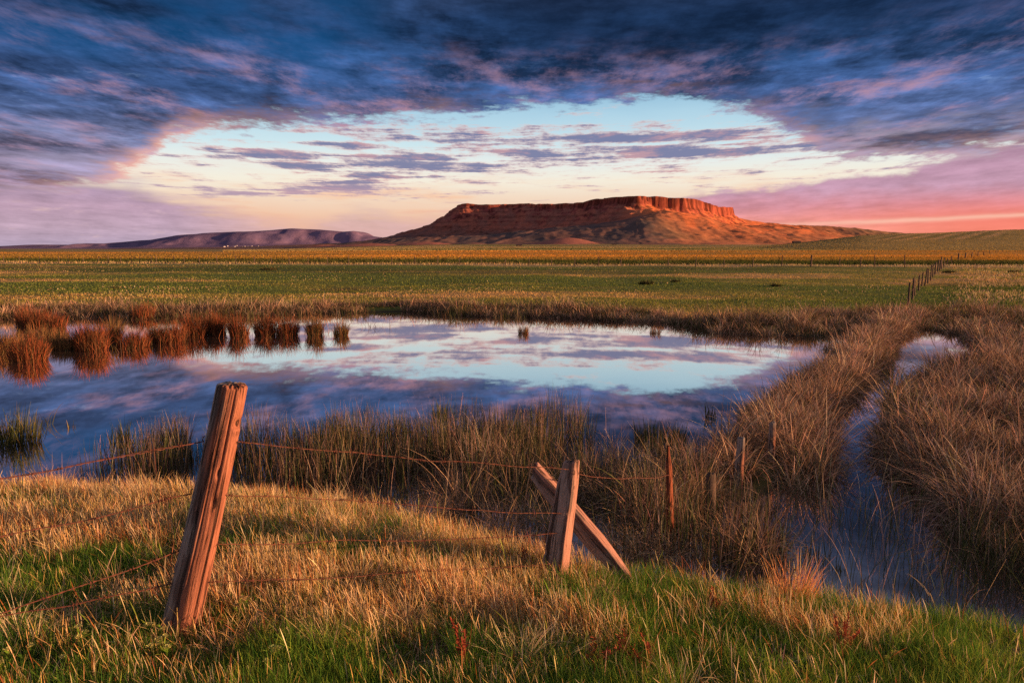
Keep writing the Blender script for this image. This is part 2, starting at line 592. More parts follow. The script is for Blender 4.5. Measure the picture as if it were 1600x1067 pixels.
GC = meadow_col(GX, GY)
mud = np.array([0.050, 0.040, 0.028])
wm = sstep(0.10, 0.0, GZ)[..., None] * (GY < 40)[..., None]
GC = GC * (1 - wm) + mud * wm
nearw = (sstep(7.5, 6.5, GY) * sstep(0.0, 0.1, GZ))[..., None]
GC = GC * (1 - nearw) + np.array([0.085, 0.075, 0.03]) * nearw
ground = link('ground', grid_mesh('ground', GX, GY, GZ, GC), earth_mat('turf_and_soil', 0.35, 2.2))
tag(ground, 'rolling meadow ground running from the near bank to the foot of the mesa', 'ground', kind='structure')

# ---------------------------------------------------------------- water
m, gr = new_mat('pond_water')
ge = gr.new('ShaderNodeNewGeometry')
wv = gr.new('ShaderNodeSeparateXYZ'); gr.links.new(ge.outputs['Position'], wv.inputs[0])
px_, py_ = V(gr, wv.outputs[0]), V(gr, wv.outputs[1])
wn = gr.noise(gr.xyz(px_ * 0.5, py_ * 0.9, 0.0), 1.0, 3.0, 0.5)
bp = gr.new('ShaderNodeBump'); bp.inputs['Strength'].default_value = 0.010; bp.inputs['Distance'].default_value = 0.05
gr.links.new(wn.s, bp.inputs['Height'])
gl = gr.new('ShaderNodeBsdfGlossy'); gl.inputs['Roughness'].default_value = 0.015
gl.inputs['Color'].default_value = (0.95, 0.87, 0.82, 1)
gr.links.new(bp.outputs[0], gl.inputs['Normal'])
df = gr.new('ShaderNodeBsdfDiffuse'); df.inputs['Color'].default_value = (0.10, 0.085, 0.08, 1)
fr = gr.new('ShaderNodeLayerWeight'); fr.inputs['Blend'].default_value = 0.5
fac = V(gr, fr.outputs['Facing']).ss(0.35, 0.85) * 0.55 + 0.37
mx = gr.new('ShaderNodeMixShader')
gr.links.new(fac.s, mx.inputs[0]); gr.links.new(df.outputs[0], mx.inputs[1]); gr.links.new(gl.outputs[0], mx.inputs[2])
out(gr, mx.outputs[0])
M_WATER = m
wx = np.array([-70.0, 45.0]); wy = np.array([-3.0, 30.0])
WX, WY = np.meshgrid(np.linspace(-70, 45, 60), np.linspace(-3, 27, 30))
keep = ground_z(WX.ravel(), WY.ravel()).reshape(WX.shape)
water = link('pond_water', grid_mesh('pond_water', WX, WY, np.zeros_like(WX)), M_WATER)
tag(water, 'still pond water mirroring the sunset clouds', 'water', kind='structure')

# ---------------------------------------------------------------- mesa
sx = np.arange(-1500, 2300, 5.0)
sy = np.concatenate([np.arange(1650, 2500, 7.0), np.arange(2500, 3300, 4.0), np.arange(3300, 4000, 25.0)])
MX, MY = np.meshgrid(sx, sy)
CAP = [(-232, 3150), (-215, 3120), (-120, 3095), (60, 3060), (200, 3010), (262, 2960), (330, 2900), (400, 2850), (470, 2800), (505, 2795), (560, 2825), (635, 2850), (700, 2860), (790, 2940),
       (900, 3075), (985, 3180), (1010, 3260), (960, 3560), (300, 3760), (-150, 3600)]
flute = (ridged(MX / 23, MY / 23, 71, 3) - 0.5) * 12 + (ridged(MX / 61, MY / 61, 70, 3) - 0.5) * 16 + (fbm(MX / 140, MY / 140, 72, 3) - 0.5) * 70 + (fbm(MX / 13, MY / 13, 79, 2) - 0.5) * 7
sd = signed(MX, MY, CAP) + flute
d_out = np.maximum(-sd, 0)
capz = np.interp(MX, [-232, -200, -150, 100, 300, 330, 420, 520, 700, 800, 946], [203, 207, 202, 200, 198, 207, 211, 211, 210, 205, 190])
capz = capz + (fbm(MX / 60, MY / 60, 75, 3) - 0.5) * 10 + (fbm(MX / 170, MY / 170, 74, 2) - 0.5) * 12
drop = np.interp(MX, [-232, 250, 420, 520, 700, 946], [12, 20, 26, 32, 42, 38]) * (0.65 + 0.7 * fbm(MX / 50, MY / 50, 81, 2))
_, cap_par = seg_dist(MX, MY, CAP + [CAP[0]])
cap_len = np.cumsum([0] + [math.hypot(CAP[(i + 1) % len(CAP)][0] - CAP[i][0], CAP[(i + 1) % len(CAP)][1] - CAP[i][1]) for i in range(len(CAP))])
arc_s = np.interp(cap_par, np.arange(len(cap_len)), cap_len) + (fbm(MX / 120, MY / 120, 77, 3) - 0.5) * 60
ang_gully = 0.6 * ridged(arc_s / 75, d_out / 700 + 3, 78, 3) + 0.4 * ridged(arc_s / 24, d_out / 300 + 1, 76, 3)
dd = np.maximum(d_out - 9, 0) * (0.80 + 0.40 * ang_gully)
talus = (capz - drop) * (0.70 * np.exp(-dd / 165) + 0.30 * np.exp(-dd / 640))
cliff = capz - drop * np.clip(d_out / 9, 0, 1)
mz = np.where(sd > 0, capz, np.where(d_out < 9, cliff, talus))
# long shoulder running off to the right
sh_d, sh_p = seg_dist(MX, MY, [(960, 3420), (1240, 3400), (1400, 3380), (1620, 3360), (1800, 3360), (2150, 3360)])
shz = np.interp(sh_p, [0, 1, 2, 3, 4, 5], [185, 127, 116, 104, 86, 40]) * np.exp(-(sh_d * (0.8 + 0.4 * ridged(MX / 170, MY / 170, 83, 3)) / 270) ** 1.4)
mz = np.maximum(mz, shz)
# spur below the lit cliff and hummocky foothills
for (hx, hy, hh, rx, ry, ro) in [(520, 2450, 52, 150, 330, -0.30), (680, 2440, 40, 150, 260, 0.35), (310, 2350, 34, 200, 200, 0.2), (60, 2350, 30, 220, 160, 0.0), (930, 2520, 34, 210, 240, 0.5),
                                 (-330, 2300, 20, 240, 120, 0.0), (1150, 2620, 34, 260, 180, 0.2)]:
    c, s_ = math.cos(ro), math.sin(ro)
    ux = ((MX - hx) * c + (MY - hy) * s_) / rx; uy = (-(MX - hx) * s_ + (MY - hy) * c) / ry
    mz = mz + hh * np.exp(-(ux ** 2 + uy ** 2)) * sstep(20, 120, d_out)
foot = sstep(60, 260, d_out) * sstep(6, 45, mz)
mz = mz + (0.5 * ridged(MX / 230, MY / 110, 91, 6) + 0.5 * ridged(MX / 90, MY / 60, 92, 5) - 0.55) * (17 - 10 * sstep(480, 620, MX) * sstep(1100, 900, MX) * sstep(450, 250, d_out)) * foot
mz = mz + (fbm(MX / 26, MY / 26, 93, 4) - 0.5) * 2.6 * sstep(0, 40, d_out) * sstep(2, 25, mz)
# red clay knolls at the foot
knoll = np.zeros_like(mz)
for (hx, hy, hh, rx, ry) in [(-255, 2000, 17, 120, 90), (-420, 1980, 15, 150, 80), (-120, 2040, 15, 90, 70), (-560, 2050, 13, 120, 80), (160, 1980, 26, 105, 90), (80, 2000, 15, 90, 70), (620, 2050, 16, 200, 80)]:
    knoll = np.maximum(knoll, hh * np.exp(-((MX - hx) / rx) ** 2 - ((MY - hy) / ry) ** 2))
base = ground_z(MX.ravel(), MY.ravel()).reshape(MX.shape)
edge = sstep(-1480, -1250, MX) * sstep(2280, 2000, MX) * sstep(1660, 1800, MY)
mz = mz * sstep(1680, 2250, MY)
mz = base * 0.3 - 3.0 + (np.maximum(mz, knoll * 1.25)) * edge * 0.985
gyz, gxz = np.gradient(mz, sy, sx)
slope = np.hypot(gxz, gyz)
rock = np.array([0.34, 0.090, 0.055]); rockd = np.array([0.21, 0.085, 0.062]); talc = np.array([0.50, 0.165, 0.075]); turf = np.array([0.26, 0.150, 0.085]); clay = np.array([0.46, 0.19, 0.10]); sage = np.array([0.16, 0.12, 0.08])
nn = fbm(MX / 70, MY / 70, 95, 5)
w = sstep(0.45, 0.6, nn)[..., None]
mc = turf * (1 - w) + sage * w
talc_lit = talc + (np.array([0.66, 0.195, 0.075]) - talc) * sstep(430, 560, MX)[..., None]  # talus colour raised on the right to look sunlit
reach = np.interp(MX, [150, 480, 620, 1100, 1500], [420, 560, 1000, 1000, 700])
w = (np.clip((reach - d_out) / (reach * 0.6), 0, 1) * (0.6 + 0.4 * sstep(0.4, 0.6, fbm(MX / 40, MY / 90, 96, 4))))[..., None]
mc = mc * (1 - w) + talc_lit * w
band = (0.5 + 0.5 * np.sin(mz * 0.42 + 3 * nn))[..., None]
w = sstep(0.65, 1.1, slope)[..., None]
mc = mc * (1 - w) + (rock * (1 - 0.35 * band) + rockd * 0.35 * band) * w
w = (sstep(5, 11, knoll) * sstep(0.35, 0.5, fbm(MX / 50, MY / 30, 98, 3) + 0.1))[..., None]
mc = mc * (1 - w) + clay * w
spots = sstep(0.60, 0.68, fbm(MX / 16, MY / 11, 121, 3)) * sstep(0.4, 0.6, fbm(MX / 130, MY / 130, 122, 3)) * sstep(30, 120, d_out)      # juniper scrub
mc = mc * (1 - 0.5 * spots[..., None]) + np.array([0.045, 0.050, 0.028]) * 0.5 * spots[..., None]
streak = fbm(arc_s / 7.0, mz / 60, 126, 3); wst = sstep(0.7, 1.2, slope)
mc = mc * (1 - wst[..., None] * 0.55 * sstep(0.42, 0.62, streak)[..., None])
left_shade = sstep(560, 380, MX) * sstep(0, 12, d_out)  # shade of the left slopes put into their colour, darker and more violet
mc = mc * (1 - left_shade[..., None] * (1 - np.array([0.64, 0.66, 1.0])))
strat = sstep(0.55, 0.75, ridged(mz / 16 + 0.6 * fbm(MX / 200, MY / 200, 123, 3), MX / 900, 124, 2)) * sstep(0.35, 0.6, slope)     # ledges
mc = mc * (1 - 0.35 * strat[..., None])
mc = mc * (0.80 + 0.40 * fbm(MX / 22, MY / 22, 125, 4))[..., None]
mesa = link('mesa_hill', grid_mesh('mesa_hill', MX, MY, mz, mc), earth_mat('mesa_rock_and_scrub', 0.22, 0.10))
tag(mesa, 'flat topped red rock mesa with a fluted cliff and scrub slopes', 'mesa', kind='structure')

# ---------------------------------------------------------------- distant ridge on the left
D = 6500.0
rx_ = np.arange(-6200, 0, 16.0); ry_ = np.arange(D - 1500, D + 900, 20.0)
HX, HY = np.meshgrid(rx_, ry_)
sil = [(-40, 388), (20, 386), (60, 383.5), (110, 381.5), (140, 382), (162, 382), (170, 379.5), (178, 380.5), (190, 381.5), (200, 378.5), (230, 376), (270, 374), (310, 368), (360, 364), (400, 362.5), (430, 360.5), (470, 357.3),
       (510, 359), (550, 362.5), (566, 361.5), (574, 364), (580, 368), (610, 372), (660, 378), (720, 388)]
hx_ = [(p[0] - 800) / 1066.7 * D for p in sil]; hz_ = [(388.4 - p[1]) / 1066.7 * D * 1.0 + 2 for p in sil]
top = np.interp(HX, hx_, hz_)
front = sstep(D - 1250, D - 150, HY + (fbm(HX / 500, HY / 500, 101, 4) - 0.5) * 450)
steep = 0.45 * front + 0.55 * sstep(0.55, 0.98, front)
hz = top * steep * sstep(D + 880, D + 150, HY)
hz = hz + (ridged(HX / 420, HY / 300, 103, 5) - 0.55) * 24 * sstep(10, 120, hz) * sstep(1.0, 0.8, front)
hz -= 4
hz = hz * sstep(-6190, -5600, HX) * sstep(-10, -500, HX) - 2.0
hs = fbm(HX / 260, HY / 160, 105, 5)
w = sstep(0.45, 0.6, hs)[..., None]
haze_col = np.array([0.165, 0.120, 0.205]) * (1 - w) + np.array([0.12, 0.095, 0.18]) * w  # violet haze of distance put into the ridge colour
far_hill = link('distant_hill', grid_mesh('distant_hill', HX, HY, hz, haze_col), earth_mat('distant_scrub', 0.35, 0.012))
tag(far_hill, 'low violet ridge on the skyline left of the mesa', 'hill', kind='structure')

# ---------------------------------------------------------------- cultivated hill on the right
fx_ = np.arange(150, 1900, 5.0); fy_ = np.arange(430, 1500, 6.0)
FX, FY = np.meshgrid(fx_, fy_)
rr = FX / FY
fz = np.interp(rr, [0.25, 0.34, 0.42, 0.506, 0.56, 0.61, 0.66, 0.71, 0.75, 0.9, 1.3], [0, 3.5, 10.5, 19.0, 21.4, 22.6, 24.2, 26.2, 27.0, 27.5, 28])
fz = fz * sstep(440, 900, FY) * sstep(1480, 1200, FY) + (fbm(FX / 90, FY / 90, 111, 3) - 0.5) * 1.5
fz = fz * sstep(150, 300, FX) * sstep(1890, 1500, FX) - 0.6
rows = 0.5 + 0.5 * np.sin((FX * 0.75 - FY * 0.66) * 2 * math.pi / 20.0 + 2.0 * fbm(FX / 150, FY / 150, 117, 2))
infield = sstep(0.50, 0.56, rr) * sstep(0.725, 0.70, rr) * sstep(640, 700, FY) * sstep(960, 900, FY) * sstep(0.35, 0.5, fbm(FX / 40, FY / 60, 113, 3) + 0.08)
fc = np.array([0.25, 0.195, 0.072]) * (0.8 + 0.45 * fbm(FX / 60, FY / 60, 115, 4))[..., None]
w = (infield * sstep(0.5, 0.8, rows) * 0.8)[..., None]
fc = fc * (1 - w) + np.array([0.42, 0.28, 0.13]) * w
w = (infield * sstep(0.5, 0.2, rows) * 0.5)[..., None]
fc = fc * (1 - w) + np.array([0.13, 0.125, 0.045]) * w
TRACK = [(655, 880), (640, 800), (625, 740), (640, 690), (690, 640), (760, 600)]
rd, rp = seg_dist(FX, FY, TRACK)
w = sstep(7.0, 4.0, rd)[..., None]
fc = fc * (1 - w) + np.array([0.50, 0.34, 0.22]) * w
field_hill = link('field_hill', grid_mesh('field_hill', FX, FY, fz, fc), earth_mat('ploughed_turf', 0.3, 0.25))
tag(field_hill, 'low farmed hill with slanting crop rows and a pale dirt track', 'hill', kind='structure')

# ================================================================= blades of grass and reeds
def blades(name, pos, h, w, head, lean, curl, croot, ctip, nseg=4, prof=None, twist=None, mat=None, seedhead=0.0):
    """One mesh of ribbon blades. pos (N,3) roots, h length, w width, head azimuth of the lean,
    lean start angle from vertical, curl added angle along the blade, colours at root and tip."""
    N = len(pos)
    h = np.broadcast_to(h, N); w = np.broadcast_to(w, N); lean = np.broadcast_to(lean, N); curl = np.broadcast_to(curl, N)
    k = nseg + 1
    t = np.linspace(0, 1, k)
    P = np.zeros((N, k, 3)); P[:, 0] = pos
    ch, sh_ = np.cos(head), np.sin(head)
    for i in range(1, k):
        a = lean + curl * ((t[i] + t[i - 1]) / 2) ** 1.3
        ds = h / nseg
        P[:, i, 0] = P[:, i - 1, 0] + ds * np.sin(a) * ch
        P[:, i, 1] = P[:, i - 1, 1] + ds * np.sin(a) * sh_
        P[:, i, 2] = P[:, i - 1, 2] + ds * np.cos(a)
    if twist is None:
        twist = rng.uniform(-0.9, 0.9, N)
    wa = head + math.pi / 2 + twist
    W = np.stack([np.cos(wa), np.sin(wa), np.zeros(N)], -1)
    if prof is None:
        prof = np.clip(1.0 - 0.25 * t - 0.68 * t ** 3, 0.06, 1)
    half = 0.5 * w[:, None] * prof[None, :]
    L = P - W[:, None, :] * half[..., None]
    Rr = P + W[:, None, :] * half[..., None]
    v = np.stack([L, Rr], 2).reshape(N, 2 * k, 3)
    c = croot[:, None, :] * (1 - t[None, :, None]) + ctip[:, None, :] * t[None, :, None]
    c = np.repeat(c[:, :, None, :], 2, 2).reshape(N, 2 * k, 3)
    b = (np.arange(N) * 2 * k)[:, None, None]
    s = (np.arange(nseg) * 2)[None, :, None]
    q = b + s + np.array([0, 1, 3, 2])[None, None, :]
    nq = N * nseg
    return raw_mesh(name, v.reshape(-1, 3), q.ravel(), np.arange(nq) * 4, np.full(nq, 4), np.clip(c, 0, 1).reshape(-1, 3), True)


def join_raw(name, meshes, mat):
    """several generated blade sheets of one plant as one mesh"""
    vs, ls, st, cs = [], [], [], []
    off = 0; lo = 0
    for me in meshes:
        n = len(me.vertices)
        a = np.empty(n * 3, np.float32); me.vertices.foreach_get('co', a); vs.append(a.reshape(-1, 3))
        l = np.empty(len(me.loops), np.int32); me.loops.foreach_get('vertex_index', l); ls.append(l + off)
        s = np.empty(len(me.polygons), np.int32); me.polygons.foreach_get('loop_start', s); st.append(s + lo)
        c = np.empty(n * 4, np.float32); me.color_attributes['Col'].data.foreach_get('color', c); cs.append(c.reshape(-1, 4)[:, :3])
        off += n; lo += len(l)
        bpy.data.meshes.remove(me)
    return raw_mesh(name, np.concatenate(vs), np.concatenate(ls), np.concatenate(st), None, np.concatenate(cs), True)


def vary(base, n, amt=0.22, hue=0.10):
    b = np.broadcast_to(np.asarray(base, float), (n, 3))
    k = 1 + rng.normal(0, amt, (n, 1))
    return np.clip(b * np.clip(k, 0.4, 1.8) * (1 + rng.normal(0, hue, (n, 3))), 0.003, 0.9)


def pick(weights, colours, n_pts):
    """choose a colour per point: weights (N,K), colours (K,3)"""
    wts = weights / weights.sum(1, keepdims=True)
    c = np.cumsum(wts, 1); r = rng.random((n_pts, 1))
    return (r > c).sum(1).clip(0, wts.shape[1] - 1)


G_DEEP = (0.040, 0.120, 0.022); G_MID = (0.080, 0.190, 0.030); G_YEL = (0.21, 0.280, 0.045); STRAW = (0.66, 0.51, 0.30); GOLD = (0.55, 0.36, 0.14)
RUST = (0.32, 0.105, 0.045); BUFF = (0.46, 0.34, 0.23); UMBER = (0.115, 0.075, 0.048); RUSH = (0.050, 0.062, 0.026); PALE = (0.60, 0.43, 0.27)


def frustum(n, y0, y1, margin=0.6, power=1.0):
    """points in the wedge the view can see, denser close by"""
    u = rng.random(n)
    if power == 0:
        Y = y0 + (y1 - y0) * u
    else:
        Y = (y0 ** -power + (y1 ** -power - y0 ** -power) * u) ** (-1 / power)
    X = (rng.random(n) * 2 - 1) * (0.76 * Y + margin)
    return X, Y


def shore_s(x, y):
    return signed(x, y, WATER)


# ---------------------------------------------------------------- near bank turf
def bank_turf():
    X, Y = frustum(820000, 1.35, 7.2, 0.9, 0.75)
    s = shore_s(X, Y)
    k = (s < -0.02) & (Y < 6.9) & (X > -6) & (X < 5)
    X, Y, s = X[k], Y[k], s[k]
    bare = sstep(0.63, 0.71, fbm(X * 2.4 + 9, Y * 2.8, 221, 3))
    k = rng.random(len(X)) > 0.82 * bare
    X, Y, s = X[k], Y[k], s[k]
    Z = ground_z(X, Y)
    n1 = fbm(X * 1.15 + 4, Y * 1.5, 201, 4); n2 = fbm(X * 4.2, Y * 4.6, 203, 3); n3 = fbm(X * 0.6, Y * 0.6, 207, 3)
    # straw covers the crest on the left and a drift in the middle; green near the lens and on the right
    strawy = sstep(2.9, 4.0, Y) * sstep(0.9, -0.4, X) * 1.0 + 0.75 * np.exp(-((X + 0.25) / 0.55) ** 2 - ((Y - 3.45) / 0.42) ** 2) + 0.35 * np.exp(-((X + 0.2) / 0.7) ** 2 - ((Y - 2.75) / 0.4) ** 2)
    strawy = strawy - 0.9 * np.exp(-((X + 0.75) / 0.5) ** 2 - ((Y - 4.05) / 0.22) ** 2) - 0.55 * np.exp(-((X + 2.2) / 0.9) ** 2 - ((Y - 3.75) / 0.3) ** 2) - 0.4 * np.exp(-((X + 0.4) / 0.3) ** 2 - ((Y - 4.6) / 0.25) ** 2)
    p_straw = np.clip((strawy * 0.95 + (n1 - 0.5) * 2.6 + (n2 - 0.5) * 2.2) * 0.72 - 0.13 - 0.36 * sstep(3.1, 2.3, Y), 0.03, 0.62)
    p_straw = np.minimum(p_straw, 0.13 + 0.50 * sstep(2.7, 3.4, Y + 0.8 * (n3 - 0.5)))
    p_yel = np.clip(0.18 + 0.5 * sstep(-0.2, 1.5, X) * sstep(3.6, 2.4, Y) + (n2 - 0.5) * 0.8, 0.04, 0.8)
    u = rng.random(len(X))
    dry = u < p_straw
    # ---- green
    i = ~dry
    x, y, z = X[i], Y[i], Z[i]
    keep = rng.random(len(x)) < 0.80
    x, y, z = x[keep], y[keep], z[keep]
    n = len(x); yl = p_yel[i][keep]
    cl = fbm(x * 2.2, y * 2.2, 211, 3)
    idx = pick(np.stack([0.55 - 0.3 * yl, np.full(n, 0.5), yl], 1), None, n)
    col = vary(np.array([G_DEEP, G_MID, G_YEL])[idx], n, 0.22, 0.10)
    hgt = (0.05 + 0.13 * rng.random(n) ** 1.3) * (0.55 + 0.95 * cl) * sstep(0.0, 0.14, z + 0.05)
    tip = col * (1.0 + 0.5 * rng.random((n, 1))) + np.array([0.06, 0.045, 0.0]) * rng.random((n, 1))
    g1 = blades('g', np.stack([x, y, z - 0.01], 1), hgt, (0.0017 + 0.0019 * rng.random(n)) * (0.75 + 0.07 * y), rng.uniform(0, 2 * math.pi, n), np.where(rng.random(n) < 0.10, rng.uniform(0.7, 1.25, n), np.abs(rng.normal(0.17, 0.17, n))), np.abs(rng.normal(0.6, 0.5, n)), col, tip, 3)
    o = link('bank_grass', g1, M_VEG)
    tag(o, 'short green turf covering the near bank around the fence posts', 'grass', kind='stuff')
    # ---- straw
    x, y, z = X[dry], Y[dry], Z[dry]
    n = len(x)
    cl = fbm(x * 2.6, y * 2.6, 213, 3)
    idx = pick(np.stack([np.full(n, 0.44), np.full(n, 0.44), 0.12 + 0.3 * (cl > 0.6)], 1), None, n)
    col = vary(np.array([STRAW, GOLD, RUST])[idx], n, 0.18, 0.07)
    hgt = (0.07 + 0.14 * rng.random(n)) * (0.5 + 1.0 * cl)
    base = col * 0.75 + np.array(G_YEL) * 0.2
    wind = rng.normal(2.6, 1.3, n)
    kk = 5; t = np.linspace(0, 1, kk)
    prof = np.array([0.8, 0.55, 0.5, 1.15, 0.35])
    g2 = blades('s', np.stack([x, y, z - 0.01], 1), hgt, (0.0015 + 0.0015 * rng.random(n)) * (0.75 + 0.08 * y), wind, np.where(rng.random(n) < 0.16, rng.uniform(0.6, 1.3, n), np.abs(rng.normal(0.16, 0.16, n))), np.abs(rng.normal(0.5, 0.45, n)), base, col, 4, prof)
    o = link('dry_grass', g2, M_VEG)
    tag(o, 'tawny dry grass standing over the crest of the near bank', 'grass', kind='stuff')
    # ---- broad little leaves of clover and dandelion between the blades
    n = 16000
    x, y = frustum(n * 2, 1.35, 4.6, 0.6, 0.8)
    k = (shore_s(x, y) < -0.1) & (fbm(x * 1.9, y * 1.9, 219, 3) > 0.5)
    x, y = x[k][:n], y[k][:n]; n = len(x); z = ground_z(x, y)
    col = vary(np.array([G_MID, G_DEEP, G_YEL])[rng.choice(3, n, p=[0.5, 0.25, 0.25])], n, 0.2, 0.08)
    g4 = blades('w', np.stack([x, y, z + 0.02 * rng.random(n)], 1), 0.035 + 0.045 * rng.random(n), 0.009 + 0.007 * rng.random(n), rng.uniform(0, 6.283, n), rng.uniform(0.3, 1.0, n), rng.uniform(0.2, 0.8, n), col, col * 1.2, 3, np.array([0.4, 1.0, 0.9, 0.1]))
    o = link('weed_leaves', g4, M_VEG)
    tag(o, 'small broad weed leaves scattered through the turf', 'weeds', kind='stuff')
    # ---- tall bents with seed heads, rust stalks
    n = 1300
    x, y = frustum(n * 3, 1.4, 5.2, 0.5, 0.6)
    k = (shore_s(x, y) < -0.15) & (rng.random(len(x)) < (0.35 + 0.65 * (fbm(x * 1.5, y * 1.5, 217, 3) > 0.52)))
    x, y = x[k][:n], y[k][:n]; n = len(x); z = ground_z(x, y)
    idx = rng.choice(3, n, p=[0.55, 0.25, 0.20])
    col = vary(np.array([STRAW, G_YEL, RUST])[idx], n, 0.2, 0.08)
    kk = 8
    prof = np.array([0.5, 0.42, 0.38, 0.34, 0.34, 0.9, 1.3, 0.3])
    g3 = blades('b', np.stack([x, y, z - 0.01], 1), 0.12 + 0.17 * rng.random(n), 0.0032, rng.normal(2.4, 1.5, n), np.abs(rng.normal(0.1, 0.12, n)), np.abs(rng.normal(0.6, 0.4, n)), col * 0.7, col, 7, prof)
    o = link('seed_grass', g3, M_VEG)
    tag(o, 'scattered taller bents with seed heads above the turf', 'grass', kind='stuff')


def bank_mops():
    """shaggy tufts of last year's grass that break up the turf"""
    M = 330
    x = rng.uniform(-4.2, 1.9, M * 3); y = rng.uniform(1.9, 6.0, M * 3)
    pr = np.clip(sstep(2.5, 3.4, y) * sstep(1.2, -0.2, x) + 0.10, 0, 1) * (fbm(x * 1.4, y * 1.6, 223, 3) > 0.47)
    k = (rng.random(M * 3) < pr) & (shore_s(x, y) < -0.12) & (np.abs(x) < 0.76 * y + 0.6)
    x, y = x[k][:M], y[k][:M]; M = len(x); z = ground_z(x, y)
    me = tussocks('mop_grass', x, y, z - 0.01, 0.035 + 0.07 * rng.random(M), 0.15 + 0.17 * rng.random(M), np.full(M, 70), [STRAW, (0.66, 0.42, 0.22), GOLD, (0.58, 0.27, 0.12), PALE], [0.30, 0.22, 0.18, 0.12, 0.18], 0.0030, 0.10, 0.75, 6, 1.1, 0.12)
    o = link('mop_grass', me, M_VEG)
    tag(o, 'shaggy tufts of last year\'s grass breaking up the turf', 'grass', kind='stuff')
    # flattened thatch and litter on the bare spots
    n = 26000
    x, y = frustum(n * 2, 1.35, 6.0, 0.6, 0.7)
    k = (shore_s(x, y) < -0.05) & (rng.random(len(x)) < 0.25 + 0.75 * sstep(0.58, 0.70, fbm(x * 2.4 + 9, y * 2.8, 221, 3)))
    x, y = x[k][:n], y[k][:n]; n = len(x); z = ground_z(x, y)
    col = vary(np.array([BUFF, UMBER, STRAW, (0.22, 0.10, 0.05)])[rng.choice(4, n, p=[0.4, 0.25, 0.2, 0.15])], n, 0.25, 0.07)
    me = blades('t', np.stack([x, y, z + 0.004 + 0.025 * rng.random(n)], 1), 0.06 + 0.14 * rng.random(n), 0.0028, rng.uniform(0, 6.283, n), rng.uniform(1.2, 1.55, n), rng.uniform(-0.15, 0.35, n), col, col, 4)
    o = link('thatch_grass', me, M_VEG)
    tag(o, 'flattened dead thatch lying on the bare spots of the bank', 'thatch', kind='stuff')




bank_turf()


# ---------------------------------------------------------------- marsh
def reed_blades(name, x, y, z, hgt, width, idx, cols, lean=(0.12, 0.14), curl=(0.7, 0.5), nseg=6, head=None, tipk=1.25, greenroot=0.35):
    n = len(x)
    col = vary(np.array(cols)[idx], n, 0.24, 0.08)
    root = col * (1 - greenroot) + np.array((0.07, 0.065, 0.03)) * greenroot
    if head is None:
        head = rng.uniform(0, 2 * math.pi, n)
    t = np.linspace(0, 1, nseg + 1)
    return blades(name, np.stack([x, y, z], 1), hgt, width, head, np.abs(rng.normal(lean[0], lean[1], n)), np.abs(rng.normal(curl[0], curl[1], n)),
                  root, np.clip(col * tipk, 0, 0.85), nseg, np.clip(1 - 0.3 * t - 0.55 * t ** 2.5, 0.12, 1))


def tussocks(name, cx, cy, cz, rad, hgt, per, cols, probs, width, lean=0.16, curl=1.35, nseg=7, tipk=1.45, dead=0.25):
    """sedge grown in separate mops: strands spring from each crown, rise and arch outwards"""
    M = len(cx)
    per = np.maximum((per * (0.7 + 0.6 * rng.random(M))).astype(int), 6)
    own = np.repeat(np.arange(M), per); n = len(own)
    ang = rng.uniform(0, 2 * math.pi, n); r = np.sqrt(rng.random(n))
    x = cx[own] + np.cos(ang) * r * rad[own] * 0.75; y = cy[own] + np.sin(ang) * r * rad[own] * 0.75
    kind_ = rng.choice(len(cols), M, p=probs)
    lodged = (rng.random(M) < 0.14)[own]; flat_to = rng.uniform(0, 6.283, M)[own]; tall = np.exp(rng.normal(0, 0.16, M))[own]
    stray = rng.random(n) < 0.30
    kk = np.where(stray, rng.choice(len(cols), n, p=probs), kind_[own])
    tone = np.clip(1 + rng.normal(0, 0.22, (M, 1)), 0.5, 1.6)[own]
    col = vary(np.array(cols)[kk], n, 0.24, 0.06) * tone
    droop = rng.random(n) < dead
    h = 0.86 * tall * hgt[own] * (0.45 + 0.65 * rng.random(n)) * np.where(droop, 1.1, 1.0)
    head = np.where(lodged, flat_to + rng.normal(0, 0.35, n), ang + rng.normal(0, 1.25, n))
    ln = np.abs(rng.normal(lean, 0.13, n)) + 0.32 * r + np.where(droop, 0.45, 0.0) + np.where(lodged, 0.65, 0.0)
    cu = np.abs(rng.normal(curl, 0.9, n)) * (0.55 + 0.6 * r) + np.where(droop, 0.5, 0.0)
    t = np.linspace(0, 1, nseg + 1)
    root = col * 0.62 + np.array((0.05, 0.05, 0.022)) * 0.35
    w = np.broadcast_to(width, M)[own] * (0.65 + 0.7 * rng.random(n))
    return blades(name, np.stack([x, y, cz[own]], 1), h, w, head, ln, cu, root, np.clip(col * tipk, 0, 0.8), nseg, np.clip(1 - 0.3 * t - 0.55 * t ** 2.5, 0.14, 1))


POSTS_AT = [(1.26, 5.2), (1.62, 5.55), (2.13, 6.3), (2.70, 7.0)]


def clear_of_posts(x, y, rr=0.34):
    """no sedge crown in the trampled spots in front of the old stakes"""
    k = np.ones(len(x), bool)
    for (a_, b_) in POSTS_AT:
        d, _ = seg_dist(x, y, [(a_, b_), (a_ * 0.86, b_ * 0.86)])
        k &= d > rr * 0.62
    return k


TAN = (0.40, 0.285, 0.195); PINKT = (0.37, 0.215, 0.150); GREYB = (0.21, 0.155, 0.120); OLIVE = (0.13, 0.125, 0.05)


